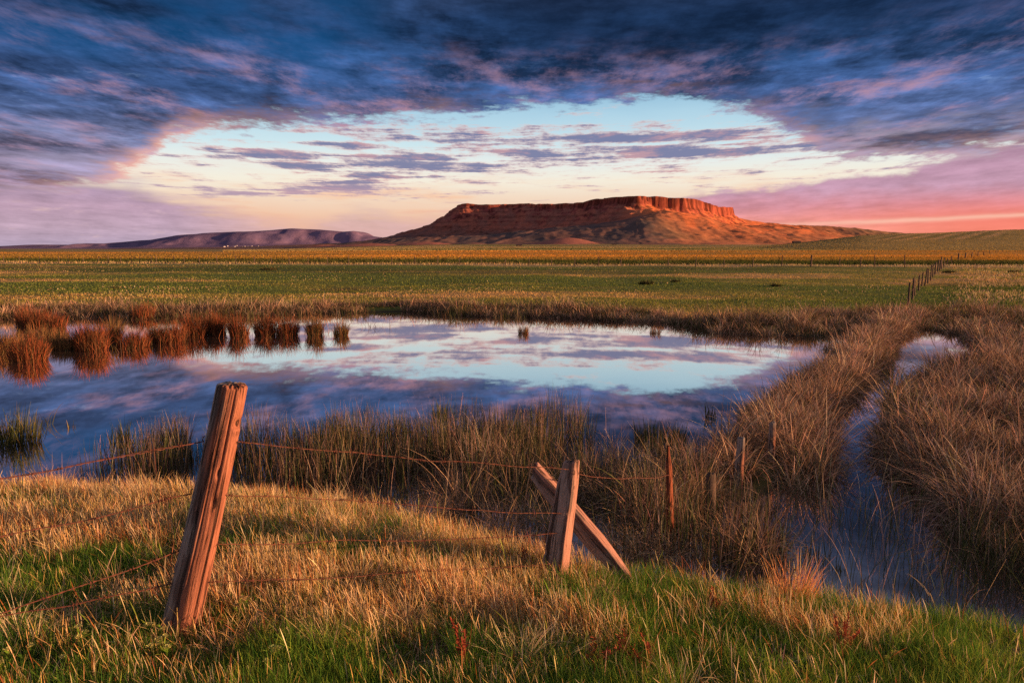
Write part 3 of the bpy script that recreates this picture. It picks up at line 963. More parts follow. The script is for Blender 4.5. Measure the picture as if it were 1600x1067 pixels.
def near_band():
    """rushes standing in the pond along the near bank"""
    n = 38000
    x = rng.uniform(-4.4, 2.0, n); off = rng.random(n) ** 0.7
    sx_ = [p[0] for p in SHORE]; sy__ = [p[1] for p in SHORE]
    dp = lambda v: np.interp(v, [-4.4, -2.6, -1.4, 0, 1, 1.7, 2.0], [1.1, 1.5, 2.1, 2.9, 3.0, 2.6, 1.0])
    dn = lambda v: np.interp(v, [-4.4, -4.0, -2.6, -1.3, 0.0, 1.4, 1.8, 2.1], [0.0, 0.45, 0.62, 0.85, 1.0, 1.0, 0.4, 0.0])
    hl = lambda x, y: np.clip(np.exp(-((x + 0.05) / 0.45) ** 2 - ((y - 5.7) / 0.4) ** 2) + 0.9 * np.exp(-((x - 0.4) / 0.40) ** 2 - ((y - 5.0) / 0.35) ** 2) + 0.9 * np.exp(-((x + 1.1) / 0.5) ** 2 - ((y - 6.0) / 0.3) ** 2)
                              + 0.8 * np.exp(-((x - 1.0) / 0.3) ** 2 - ((y - 7.1) / 0.4) ** 2), 0, 1)
    y = np.interp(x, sx_, sy__) + 0.02 + off * dp(x) + (fbm(x * 1.2, x * 0 + 3, 301, 3) - 0.5) * 1.2 * off
    q = fbm(x * 1.6, y * 1.3, 303, 4)
    k = (rng.random(n) < dn(x) * (0.25 + 0.75 * off) * sstep(0.36 - 0.10 * (x < -1.8), 0.58, q) * (1 - 0.65 * hl(x, y))) & (shore_s(x, y) > 0.05)
    x, y = x[k], y[k]; n = len(x)
    col = np.where((rng.random(n) < 0.48)[:, None], vary(RUSH, n, 0.25), vary(np.array([GREYB, UMBER])[rng.integers(0, 2, n)], n, 0.25))
    t = np.linspace(0, 1, 6)
    a = blades('a', np.stack([x, y, np.full(n, -0.06)], 1), (0.30 + 0.34 * rng.random(n)) * (0.5 + 0.9 * fbm(x * 1.8, y * 1.8, 305, 3)), 0.0055, rng.uniform(0, 6.28, n), np.abs(rng.normal(0.06, 0.08, n)), np.abs(rng.normal(0.18, 0.22, n)),
               col * 0.8, col * 1.5, 5, np.clip(1 - 0.3 * t - 0.55 * t ** 2.5, 0.12, 1))
    M = 520
    cx = rng.uniform(-2.2, 1.9, M); off = rng.random(M) ** 0.9
    cy_ = np.interp(cx, sx_, sy__) + 0.15 + off * dp(cx) * 0.85
    q = fbm(cx * 1.3, cy_ * 1.3, 309, 3)
    k = (rng.random(M) < dn(cx) * sstep(0.34, 0.52, q) * (1 - 0.7 * hl(cx, cy_))) & clear_of_posts(cx, cy_)
    cx, cy_ = cx[k], cy_[k]; M = len(cx)
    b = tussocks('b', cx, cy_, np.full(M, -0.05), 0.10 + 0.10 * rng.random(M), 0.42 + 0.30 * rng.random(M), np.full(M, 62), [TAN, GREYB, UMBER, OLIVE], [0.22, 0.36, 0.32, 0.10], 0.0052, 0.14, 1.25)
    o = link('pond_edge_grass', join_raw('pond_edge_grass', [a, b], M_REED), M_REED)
    tag(o, 'tangle of dark rushes and dead sedge in the water along the near bank', 'rushes', kind='stuff')


near_band()
bank_mops()


def dyke():
    seg = np.cumsum([0] + [math.hypot(FENCE[i + 1][0] - FENCE[i][0], FENCE[i + 1][1] - FENCE[i][1]) for i in range(len(FENCE) - 1)])
    M = 1050
    dist = rng.random(M) ** 1.25 * (seg[-2] + 4.5)
    fx0 = np.interp(dist, seg, [p[0] for p in FENCE]); fy0 = np.interp(dist, seg, [p[1] for p in FENCE])
    hw = np.interp(dist, [0, 1.5, 4, 10, 18, 23, 28], [0.50, 0.56, 0.50, 0.35, 0.34, 0.55, 0.7])
    off = rng.uniform(-1, 1, M) * hw + (fbm(dist * 0.8, dist * 0, 311, 3) - 0.5) * 0.5
    off = off + np.interp(dist, [0, 5, 10, 18, 23], [0, 0, 0.22, 0.25, 0])
    x = fx0 + off * 0.838; y = fy0 - off * 0.545
    k = clear_of_posts(x, y)
    x, y, dist = x[k], y[k], dist[k]; M = len(x)
    z = np.maximum(ground_z(x, y), -0.04) - 0.02
    hh = (0.42 + 0.36 * rng.random(M)) * (0.6 + 0.7 * fbm(x * 0.9, y * 0.9, 315, 3)) * np.interp(y, [5, 7, 12, 25], [0.85, 1.0, 0.85, 0.8])
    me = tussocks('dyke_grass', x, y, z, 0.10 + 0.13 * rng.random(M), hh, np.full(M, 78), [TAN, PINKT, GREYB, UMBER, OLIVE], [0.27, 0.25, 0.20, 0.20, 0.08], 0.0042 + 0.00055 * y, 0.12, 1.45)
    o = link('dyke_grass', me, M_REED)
    tag(o, 'ridge of arching tawny sedge growing along the old fence line', 'sedge', kind='stuff')


dyke()

DITCH_L = [(1.9, 4.35), (2.05, 5.0), (2.65, 5.9), (3.95, 7.7), (5.4, 10.0), (7.3, 12.9), (9.7, 16.5), (11.3, 18.6)]


def right_marsh():
    M = 5200
    u = rng.random(M)
    y = (3.9 ** -0.45 + (22.0 ** -0.45 - 3.9 ** -0.45) * u) ** (-1 / 0.45)
    left = np.interp(y, [p[1] for p in DITCH_L], [p[0] for p in DITCH_L])
    width = np.interp(y, [4.2, 5.0, 6.0, 7.6, 9.0, 11.5, 12.5, 14.5, 16.5, 18, 19.2], [2.3, 1.80, 1.10, 0.55, 0.22, 0.2, 0.9, 1.8, 1.7, 1.2, 0.4])
    x0 = left + width + (fbm(y * 1.3, y * 0 + 1, 321, 3) - 0.5) * 0.6
    x = x0 + rng.random(M) * (0.78 * y + 1.6 - x0).clip(0.5, None)
    q = fbm(x * 0.9, y * 0.9, 323, 4)
    dens = np.interp(y, [3.9, 4.4, 5.0, 5.7, 6.4, 22], [0.04, 0.08, 0.22, 0.65, 0.9, 1.0])
    pool = np.exp(-((x - 15.0) / 1.3) ** 2 - ((y - 18.6) / 0.9) ** 2)
    k = (rng.random(M) < dens * sstep(0.30, 0.48, q) * (1 - pool)) & (shore_s(x, y) > 0.05)
    x, y = x[k], y[k]; M = len(x)
    hh = (0.42 + 0.36 * rng.random(M)) * (0.55 + 0.8 * fbm(x * 0.8, y * 0.8, 325, 3)) * np.interp(y, [3.5, 5, 7, 12, 21], [0.7, 0.85, 1.05, 1.0, 0.85])
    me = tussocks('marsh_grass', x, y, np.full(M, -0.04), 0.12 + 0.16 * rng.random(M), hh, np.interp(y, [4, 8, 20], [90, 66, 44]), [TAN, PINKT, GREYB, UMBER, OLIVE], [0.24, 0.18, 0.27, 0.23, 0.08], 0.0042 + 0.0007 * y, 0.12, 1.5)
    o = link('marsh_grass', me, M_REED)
    tag(o, 'deep stand of dead brown sedge in the flooded marsh on the right', 'sedge', kind='stuff')
    # thin stems standing in the shallow corner
    n = 24000
    x = rng.uniform(2.6, 6.2, n); y = rng.uniform(3.1, 6.2, n)
    left = np.interp(y, [p[1] for p in DITCH_L], [p[0] for p in DITCH_L])
    q = fbm(x * 1.7, y * 1.7, 329, 3)
    k = (x > left + np.interp(y, [3.1, 4.2, 5, 6.2], [1.2, 1.3, 1.3, 1.2])) & (shore_s(x, y) > 0.04) & (rng.random(n) < 0.75 * sstep(0.34, 0.54, q))
    x, y = x[k], y[k]; n = len(x)
    idx = rng.choice(4, n, p=[0.50, 0.22, 0.18, 0.10])
    me = reed_blades('corner_grass', x, y, np.full(n, -0.04), 0.20 + 0.36 * rng.random(n), 0.0046, idx, [(0.055, 0.07, 0.03), GREYB, UMBER, TAN], (0.12, 0.16), (0.6, 0.7), 6)
    o = link('corner_grass', me, M_REED)
    tag(o, 'thin dark stems standing in the shallow water of the lower right corner', 'rushes', kind='stuff')
    # sparse green and dead stems standing in the open ditch
    n = 1500
    y = rng.uniform(3.9, 6.6, n); left = np.interp(y, [p[1] for p in DITCH_L], [p[0] for p in DITCH_L])
    x = left + rng.uniform(-0.35, 1.9, n)
    q = fbm(x * 2.3, y * 2.3, 327, 3)
    k = (q > 0.50) & (shore_s(x, y) > 0.03)
    x, y = x[k], y[k]; n = len(x)
    idx = rng.choice(3, n, p=[0.6, 0.25, 0.15])
    me = reed_blades('ditch_grass', x, y, np.full(n, -0.04), 0.18 + 0.34 * rng.random(n) ** 1.5, 0.0048, idx, [(0.055, 0.08, 0.028), BUFF, UMBER], (0.12, 0.16), (0.45, 0.6), 5)
    o = link('ditch_grass', me, M_REED)
    tag(o, 'sparse stems rising from the open ditch water', 'rushes', kind='stuff')


right_marsh()


def far_shore():
    pts = FAR[::-1]
    fx0 = [-60] + [p[0] for p in pts[1:-1]] + [40]; fy0 = [23.5] + [p[1] for p in pts[1:-1]] + [19.3]
    M = 2100
    X = rng.uniform(-23, 19, M)
    off = rng.random(M) ** 1.2 * np.interp(X, [-23, -5, 4, 7, 10, 19], [2.4, 1.9, 2.2, 2.8, 3.2, 6.0]) - 0.1
    Y = np.interp(X, fx0, fy0) + off + (fbm(X * 0.5, X * 0, 331, 3) - 0.5) * 0.7
    q = fbm(X * 0.55, Y * 0.6, 333, 4)
    k = rng.random(M) < sstep(0.16, 0.36, q)
    X, Y, off = X[k], Y[k], off[k]; M = len(X)
    z = np.maximum(ground_z(X, Y), -0.05) - 0.02
    hh = (0.34 + 0.34 * rng.random(M)) * (0.5 + 0.9 * fbm(X * 0.5, Y * 0.5, 337, 3)) * np.interp(X, [-23, 3, 8, 19], [0.95, 1.0, 1.1, 1.1])
    me = tussocks('shore_grass', X, Y, z, 0.14 + 0.2 * rng.random(M), hh, np.full(M, 40), [TAN, PINKT, GREYB, UMBER, OLIVE, RUSH], [0.16, 0.14, 0.26, 0.24, 0.12, 0.08], 0.013, 0.10, 1.2, 5)
    o = link('shore_grass', me, M_REED)
    tag(o, 'belt of rough sedge along the far shore of the pond', 'sedge', kind='stuff')
    # stems standing in the water off the shore
    n = 2600
    X = rng.uniform(-12, 10, n); q = fbm(X * 0.9, X * 0 + 5, 339, 4)
    k = q > 0.56
    X = X[k]; n = len(X)
    Y = np.interp(X, fx0, fy0) - rng.random(n) ** 1.8 * 1.3
    idx = rng.choice(3, n, p=[0.6, 0.25, 0.15])
    me = reed_blades('shallow_grass', X, Y, np.full(n, -0.04), 0.16 + 0.28 * rng.random(n), 0.011, idx, [RUSH, UMBER, GREYB], (0.08, 0.1), (0.25, 0.3), 4)
    o = link('shallow_grass', me, M_REED)
    tag(o, 'thin rush stems in the shallows just off the far shore', 'rushes', kind='stuff')


far_shore()


def clump_litter():
    """bent and broken stems in the shallows round the red clumps"""
    n = 2200
    x = rng.uniform(-15.5, -3.4, n); y = np.interp(x, [-15.5, -10, -6, -3.4], [15.2, 15.8, 18.2, 19.2]) + rng.normal(0, 0.9, n)
    q = fbm(x * 0.8, y * 1.2, 351, 3)
    k = rng.random(n) < sstep(0.45, 0.62, q)
    x, y = x[k], y[k]; n = len(x)
    idx = rng.choice(3, n, p=[0.45, 0.35, 0.2])
    me = reed_blades('litter_grass', x, y, np.full(n, -0.04), 0.14 + 0.30 * rng.random(n), 0.009, idx, [(0.10, 0.075, 0.035), (0.20, 0.07, 0.035), UMBER], (0.3, 0.3), (0.6, 0.6), 4)
    o = link('litter_grass', me, M_REED)
    tag(o, 'bent and broken stems in the shallows around the red sedge clumps', 'sedge', kind='stuff')


clump_litter()


def meadow():
    n = 150000
    X, Y = frustum(n, 21.5, 130, 3.0, 0.9)
    s = shore_s(X, Y)
    k = s < -0.6
    X, Y = X[k], Y[k]; n = len(X)
    Z = ground_z(X, Y)
    base = meadow_col(X, Y)
    tuss = fbm(X * 0.35, Y * 0.35, 341, 4)
    fy = 88 - 0.16 * X
    right = sstep(0.0, 2.0, X - np.interp(Y, [20, 28.6, 33, 82], [11, 17.2, 20.5, 52]))    # rougher, paler grass beyond the fence
    strip = sstep(-2, 1, Y - fy) * sstep(12, 5, Y - fy)
    hh = (0.035 + 0.06 * rng.random(n)) * (0.4 + 1.1 * tuss) + 0.13 * rng.random(n) * right + 0.25 * rng.random(n) * strip
    col = base * (1 + rng.normal(0, 0.13, (n, 1))) * (1 + rng.normal(0, 0.05, (n, 3)))
    straw = rng.random(n) < (0.02 + 0.45 * right * (fbm(X * 0.2, Y * 0.3, 343, 3) > 0.47) + 0.5 * strip + 0.25 * sstep(0.56, 0.68, tuss) * (fbm(X * 0.05, Y * 0.12, 345, 3) > 0.5))
    col = np.where(straw[:, None], vary(STRAW, n, 0.2, 0.08) * 0.55, col)
    col = np.where((~straw & (rng.random(n) < 0.35))[:, None], col * np.array([1.25, 1.15, 1.0]), col)
    col = np.clip(col, 0.004, 0.8)
    col = np.clip(col * 1.18, 0, 0.8)
    me = blades('meadow_grass', np.stack([X, Y, Z - 0.01], 1), hh, 0.010 + 0.0007 * Y * (0.5 + rng.random(n)), rng.uniform(0, 6.283, n), np.abs(rng.normal(0.2, 0.2, n)), np.abs(rng.normal(0.5, 0.4, n)), col * 0.85, col * 1.15, 3)
    o = link('meadow_grass', me, M_VEG)
    tag(o, 'grazed green meadow beyond the pond flecked with straw tufts', 'grass', kind='stuff')
    n = 70000
    X, Y = frustum(n, 92, 520, 6.0, 0.9)
    k = Y > 92 - 0.16 * X
    X, Y = X[k], Y[k]; n = len(X)
    Z = ground_z(X, Y)
    base = meadow_col(X, Y)
    col = np.clip(base * (1 + rng.normal(0, 0.11, (n, 1))) * (1 + rng.normal(0, 0.04, (n, 3))), 0.004, 0.8)
    me = blades('flat_grass', np.stack([X, Y, Z - 0.02], 1), 0.2 + 0.22 * rng.random(n), 0.06 + 0.16 * rng.random(n), rng.uniform(0, 6.283, n), np.abs(rng.normal(0.15, 0.15, n)), np.abs(rng.normal(0.4, 0.3, n)), col * 0.9, col * 1.1, 2)
    o = link('hay_grass', me, M_VEG)
    tag(o, 'golden hay grass covering the flat beyond the far fence', 'grass', kind='stuff')


    # coarse tussocks over the rising plain and the farmed hill
    n = 90000
    X, Y = frustum(n, 430, 1750, 20.0, 0.8)
    k = X > -0.42 * Y
    X, Y = X[k], Y[k]; n = len(X)
    Zg = ground_z(X, Y)
    jx = np.clip(np.round((X - fx_[0]) / 5.0).astype(int), 0, len(fx_) - 1); jy = np.clip(np.round((Y - fy_[0]) / 6.0).astype(int), 0, len(fy_) - 1)
    onhill = (X > 160) & (X < 1890) & (Y > 440) & (Y < 1480) & (fz[jy, jx] > Zg)
    Z = np.where(onhill, fz[jy, jx], Zg)
    keep_ = ~(onhill & (seg_dist(X, Y, TRACK)[0] < 7.0))
    X, Y, Z, onhill, jx, jy = X[keep_], Y[keep_], Z[keep_], onhill[keep_], jx[keep_], jy[keep_]; n = len(X)
    base = np.where(onhill[:, None], fc[jy, jx], meadow_col(X, Y))
    col = np.clip(base * (1 + rng.normal(0, 0.11, (n, 1))) * (1 + rng.normal(0, 0.04, (n, 3))), 0.004, 0.8)
    me = blades('plain_grass', np.stack([X, Y, Z - 0.1], 1), 0.35 + 0.4 * rng.random(n), 0.4 + 0.5 * rng.random(n), rng.uniform(0, 6.283, n), np.abs(rng.normal(0.15, 0.15, n)), np.abs(rng.normal(0.4, 0.3, n)), col * 0.95, col * 1.1, 2)
    o = link('plain_grass', me, M_VEG)
    tag(o, 'rough grass over the plain and the farmed hill below the mesa', 'grass', kind='stuff')


meadow()

# ================================================================= single plants
def clump(name, px, py, half_w, h, n, cols, probs, label, cat, group=None, wide=0.012, curl=(0.45, 0.4), lean=(0.12, 0.12), z=None, nseg=6, loc=None, squash=0.8, seedy=False):
    """a tuft that stands by itself: one plant, one mesh, origin at its foot"""
    p = at(px, py, 0.0) if loc is None else np.array(loc, float)
    if z is not None:
        p[2] = z
    ang = rng.uniform(0, 2 * math.pi, n); r = np.sqrt(rng.random(n)) ** 0.9
    x = np.cos(ang) * r * half_w; y = np.sin(ang) * r * half_w * squash
    x += (fbm(x * 6, y * 6 + px, 401, 2) - 0.5) * half_w * 0.6
    idx = rng.choice(len(cols), n, p=probs)
    hh = h * (0.40 + 0.60 * rng.random(n)) * (1.0 - 0.25 * r ** 2) * (0.65 + 0.7 * fbm(x / half_w * 1.6 + px, y / half_w * 1.6, 403, 2))
    head = np.where(rng.random(n) < 0.3, rng.uniform(0, 6.283) + rng.normal(0, 0.5, n), ang + rng.normal(0, 1.2, n))
    k = min(len(cols), len(probs))
    col = vary(np.array(cols)[idx], n, 0.22, 0.07)
    t = np.linspace(0, 1, nseg + 1)
    prof = np.clip(1 - 0.3 * t - 0.55 * t ** 2.5, 0.12, 1)
    me = blades(name, np.stack([x, y, np.full(n, -0.05)], 1), hh, wide * (0.7 + 0.6 * rng.random(n)), head, np.abs(rng.normal(lean[0], lean[1], n)) + 0.10 * r, np.abs(rng.normal(curl[0], curl[1], n)),
                col * 0.72 + np.array((0.07, 0.06, 0.03)) * 0.25, np.clip(col * 1.2, 0, 0.85), nseg, prof)
    o = link(name, me, M_REED, loc=tuple(p))
    return tag(o, label, cat, group)


RED = [(0.21, 0.060, 0.028), (0.12, 0.050, 0.028), (0.27, 0.115, 0.055), (0.055, 0.045, 0.024)]
RP = [0.36, 0.28, 0.10, 0.26]
DK = [(0.16, 0.085, 0.040), (0.085, 0.075, 0.035), (0.24, 0.12, 0.055)]
DP = [0.4, 0.35, 0.25]
CG = 'sedge clumps standing in the pond'
for (px, py, hw_px, h_px, n, kind_, label) in [
        (47, 563, 30, 50, 1500, 0, 'rounded red sedge clump nearest the lens at the left of the pond'),
        (8, 552, 22, 44, 800, 1, 'dark sedge clump cut by the left edge of the photo'),
        (72, 536, 40, 34, 900, 1, 'low dark sedge mass joining the round red clump to the shore behind'),
        (50, 508, 26, 38, 800, 0, 'red sedge clump on the far shore behind the dark mass'),
        (88, 512, 16, 30, 500, 0, 'small red sedge hump just right of the shore clump'),
        (108, 545, 26, 30, 800, 1, 'dim brown sedge clump touching the broad red clump'),
        (144, 547, 24, 48, 1500, 0, 'broad tall red sedge clump with a long red reflection'),
        (176, 533, 13, 42, 500, 1, 'thin dark sedge clump between two red ones'),
        (209, 543, 23, 34, 900, 0, 'squat red sedge clump third from the left in front'),
        (243, 534, 14, 32, 450, 1, 'brown half of the sedge clump with a pale gap behind it'),
        (268, 536, 22, 38, 900, 0, 'red sedge clump whose reflection meets the pink cloud'),
        (303, 526, 20, 38, 900, 0, 'red sedge clump forming the left end of the long row'),
        (337, 522, 18, 40, 900, 0, 'tall red sedge clump forming the right end of the long row'),
        (374, 526, 14, 38, 700, 0, 'narrow upright sedge clump alone after the long row'),
        (416, 524, 16, 38, 700, 0, 'left half of the wide twin sedge clump'),
        (448, 524, 17, 36, 700, 0, 'right half of the wide twin sedge clump'),
        (493, 524, 13, 34, 550, 1, 'brown upright sedge clump before the last small one'),
        (534, 524, 11, 30, 350, 1, 'smallest sedge clump farthest right in the open water'),
        (224, 498, 20, 30, 600, 0, 'red sedge tuft on the far shore behind the squat clump'),
        (818, 521, 9, 20, 160, 1, 'tiny dark rush tuft alone in the bright middle of the pond'),
        (1024, 521, 10, 16, 120, 1, 'tiny tuft of rushes off the right part of the far shore')]:
    p = at(px, py)
    s_ = p[1] / 1066.7 * 1.02
    clump('sedge_clump', px, py, hw_px * s_ * 0.88, h_px * s_ * 1.10, int(n * 1.35), RED if kind_ == 0 else DK, RP if kind_ == 0 else DP, label, 'sedge clump', CG, 0.009, (0.40, 0.45), (0.07, 0.10))

GR = [RUSH, (0.075, 0.095, 0.035), (0.15, 0.11, 0.05)]
GP = [0.55, 0.3, 0.15]
RG = 'green rush tufts in the water'
for (px, py, hw_px, h_px, n, label) in [
        (22, 692, 34, 66, 420, 'large dark green rush tuft at the left edge beyond the wire'),
        (190, 690, 15, 42, 110, 'small upright rush tuft alone in the water left of the tall post'),
        (112, 668, 5, 18, 14, 'few thin rush stems alone in the grey water'),
        (93, 672, 3, 12, 7, 'pair of tiny rush stems next to the few thin stems'),
        (690, 650, 12, 34, 60, 'spiky rush tuft rising above the back of the near rushes'),
        (1184, 664, 24, 46, 260, 'green rush tuft at the foot of the tawny ridge'),
        (1107, 652, 10, 32, 50, 'slender rush tuft in open water left of the tawny ridge'),
        (1030, 690, 40, 44, 420, 'wide green rush bed behind the red stake'),
        (1300, 548, 16, 22, 160, 'dark tuft between the ridge and the far shore'),
        (1282, 872, 26, 54, 46, 'open tuft of bent green stems in the ditch water'),
        (1310, 890, 10, 26, 40, 'short bright green tuft in the middle of the ditch')]:
    p = at(px, py)
    s_ = p[1] / 1066.7 * 1.04
    clump('rush_tuft', px, py, hw_px * s_, h_px * s_ * 1.1, n, GR, GP, label, 'rush tuft', RG, 0.0035 + 0.0006 * p[1], (0.2, 0.25), (0.06, 0.08))
# bent stems of the loop beside the large tuft
loopm = blades('bent_reed', np.array([[0.02 * i, 0.015 * (i % 3), -0.03] for i in range(9)], float), 0.42 + 0.2 * rng.random(9), np.full(9, 0.007), rng.normal(0.0, 0.7, 9), np.abs(rng.normal(0.25, 0.2, 9)), 1.6 + 0.9 * rng.random(9),
               vary(RUSH, 9), vary(UMBER, 9), 10)
o = link('bent_reed', loopm, M_REED, loc=tuple(at(60, 664)))
tag(o, 'bent broken reed stems looping over the water by the left rush tuft', 'reeds')

# tufts on the bank
FIRE = [(0.74, 0.36, 0.15), (0.66, 0.27, 0.11), (0.72, 0.50, 0.26)]
TP = [(0.64, 0.42, 0.25), (0.60, 0.33, 0.17), (0.50, 0.26, 0.12)]
TG = 'dry grass tufts on the bank'


def on_ground(px, py):
    p = at(px, py, 0.25)
    for _ in range(6):
        z = float(ground_z(np.array([p[0]]), np.array([p[1]]))[0])
        p = at(px, py, max(z, 0.0))
    return p


for (px, py, hw_px, h_px, n, cols, label, curl) in [
        (1236, 955, 28, 88, 380, FIRE, 'flame coloured grass tuft at the edge of the dark ditch', (0.35, 0.35)),
        (737, 955, 34, 58, 520, TP, 'pale pink dry grass tuft in the middle of the bank', (0.8, 0.4)),
        (782, 962, 24, 56, 420, TP, 'pale dry grass tuft leaning right beside its twin', (0.9, 0.4)),
        (690, 925, 30, 60, 360, FIRE, 'orange grass tuft under the knotted lower wire', (0.5, 0.4)),
        (670, 815, 40, 50, 420, TP, 'blond grass tuft on the crest by the dark sedge', (0.7, 0.4)),
        (498, 810, 12, 40, 160, TP, 'slim blond tuft on the green slope right of the tall post', (0.3, 0.3)),
        (566, 820, 22, 34, 200, TP, 'low blond tuft in the green hollow', (0.6, 0.4)),
        (812, 900, 14, 52, 150, FIRE, 'rusty tuft just left of the broken post', (0.35, 0.3)),
        (1040, 865, 60, 60, 520, [PALE, BUFF, UMBER], 'tangled pale sedge tuft at the foot of the red stake', (1.7, 0.7)),
        (985, 860, 34, 50, 320, [PALE, (0.55, 0.28, 0.13), BUFF], 'curled pale sedge tuft behind the fallen rail', (1.7, 0.7))]:
    p = on_ground(px, py)
    s_ = math.hypot(p[1], CAM_H - p[2]) / 1066.7
    clump('grass_tuft', px, py, hw_px * s_, h_px * s_ * 1.25, n, cols, [0.45, 0.35, 0.2], label, 'grass tuft', TG, 0.0042, curl, (0.12, 0.12), None, 7, loc=p)

# ---------------------------------------------------------------- rusty dock stalks and flowering weeds
def stalk(px, py, h, label, lean=0.15, az_=2.5):
    p = on_ground(px, py)
    n = 5
    root = np.zeros((n, 3)); root[:, 0] = rng.normal(0, 0.012, n); root[:, 1] = rng.normal(0, 0.012, n)
    head = rng.normal(az_, 0.5, n)
    ln = np.abs(rng.normal(lean, 0.12, n)); cu = rng.normal(0.25, 0.2, n)
    hh = h * (0.6 + 0.4 * rng.random(n))
    a = blades('a', root, hh, np.full(n, 0.0055), head, ln, cu, vary((0.24, 0.06, 0.035), n), vary((0.20, 0.05, 0.03), n), 8, np.full(9, 1.0))
    # whorls of dry seed along the upper half
    m_ = 130
    i = rng.integers(0, n, m_); f = 0.45 + 0.55 * rng.random(m_)
    ang = ln[i] + cu[i] * (f / 2) ** 1.3
    q = root[i] + np.stack([np.cos(head[i]) * np.sin(ang), np.sin(head[i]) * np.sin(ang), np.cos(ang)], 1) * (hh[i] * f)[:, None]
    b = blades('b', q, 0.014 + 0.012 * rng.random(m_), np.full(m_, 0.007), rng.uniform(0, 6.28, m_), rng.uniform(0.4, 1.5, m_), np.full(m_, 0.3), vary((0.26, 0.07, 0.04), m_), vary((0.30, 0.08, 0.04), m_), 2, np.array([0.5, 1.0, 0.4]))
    o = link('dock_stalk', join_raw('dock_stalk', [a, b], M_REED), M_REED, loc=tuple(p))
    tag(o, label, 'dock', 'dead dock stalks on the bank')


for args in [(832, 905, 0.24, 'dark red dock stalk close beside the broken post'), (1105, 965, 0.17, 'leaning brown dock stalk on the green slope right of the fallen rail', 0.8, 0.6),
             (1318, 1035, 0.24, 'rust dock stalk low on the right of the bank', 0.3, 1.0), (905, 1062, 0.26, 'red stalk fanning up from the bottom of the photo in the middle', 0.5, 0.6),
             (975, 1050, 0.22, 'bare rust stalk right of the fanned red stalk', 0.2, 2.2), (725, 1062, 0.28, 'rust stalk standing in the orange grass at the bottom', 0.15, 2.0),
             (1022, 1060, 0.2, 'small rust stalk near the bottom right of centre', 0.4, 2.4), (1210, 965, 0.12, 'short dark dock stalk on the bank just below the flame coloured tuft', 0.3, 1.6)]:
    stalk(*args)

M_FLOWER = veg_mat('flower_head', 0.2)


def weed(px, py, h, label, nh=6, headc=(0.42, 0.42, 0.16), spread=0.35):
    p = on_ground(px, py)
    az_ = rng.uniform(0, 6.28, nh); ln = np.abs(rng.normal(0.12, spread * 0.5, nh)); cu = rng.normal(0.15, 0.2, nh)
    hh = h * (0.65 + 0.35 * rng.random(nh))
    root = np.zeros((nh, 3)); root[:, :2] = rng.normal(0, 0.008, (nh, 2))
    t = 8
    st = blades('s', root, hh, np.full(nh, 0.005), az_, ln, cu, vary(G_MID, nh), vary(G_YEL, nh), t, np.full(t + 1, 1.0))
    co = np.empty(len(st.vertices) * 3, np.float32); st.vertices.foreach_get('co', co)
    tops = co.reshape(nh, t + 1, 2, 3)[:, -1].mean(1)
    # leaves
    m_ = 40
    i = rng.integers(0, nh, m_); lev = rng.integers(1, t, m_)
    lp = co.reshape(nh, t + 1, 2, 3)[i, lev].mean(1)
    lv = blades('l', lp, 0.03 + 0.035 * rng.random(m_), np.full(m_, 0.010), rng.uniform(0, 6.28, m_), rng.uniform(0.5, 1.1, m_), rng.uniform(0.2, 0.9, m_), vary(G_MID, m_), vary(G_YEL, m_), 4, np.array([0.3, 0.9, 1.0, 0.6, 0.1]))
    plant = link('flowering_weed', join_raw('flowering_weed', [st, lv], M_VEG), M_VEG, loc=tuple(p))
    tag(plant, label, 'weed', 'flowering weeds in the near turf')
    fl = []
    for c in tops:
        k = 70
        a = rng.uniform(0, 6.28, k); r_ = np.sqrt(rng.random(k)) * 0.013
        q = np.stack([c[0] + np.cos(a) * r_, c[1] + np.sin(a) * r_, c[2] + 0.004 - r_ * r_ * 18 + rng.normal(0, 0.002, k)], 1)
        fl.append(blades('f', q, np.full(k, 0.0055), np.full(k, 0.0055), a, rng.uniform(0.2, 1.3, k), np.full(k, 0.4), vary(headc, k, 0.15), vary(headc, k, 0.2), 2, np.array([0.5, 1.0, 0.5])))
    for f in fl:
        link('flower_head', f, M_FLOWER, plant)


for args in [(262, 1045, 0.16, 'weed with pale yellow flower heads at the foot of the tall post', 6), (248, 1015, 0.15, 'small pale flowered weed left of the tall post', 3), (130, 1040, 0.20, 'weed with whitish heads in front of the lowest wire', 4),
             (375, 985, 0.17, 'weed with flat buff flower heads in the shade right of the tall post', 5, (0.40, 0.30, 0.14)), (20, 1062, 0.16, 'weed with cream heads in the bottom left corner', 4), (1085, 1050, 0.10, 'low broad leaved weed in the lower right turf', 3, (0.2, 0.24, 0.08)),
             (430, 1062, 0.15, 'weed with greenish heads at the bottom right of the tall post', 5, (0.30, 0.34, 0.12)), (1395, 1055, 0.12, 'yellow flowered weed in the bottom right turf', 5, (0.5, 0.42, 0.12))]:
    weed(*args)

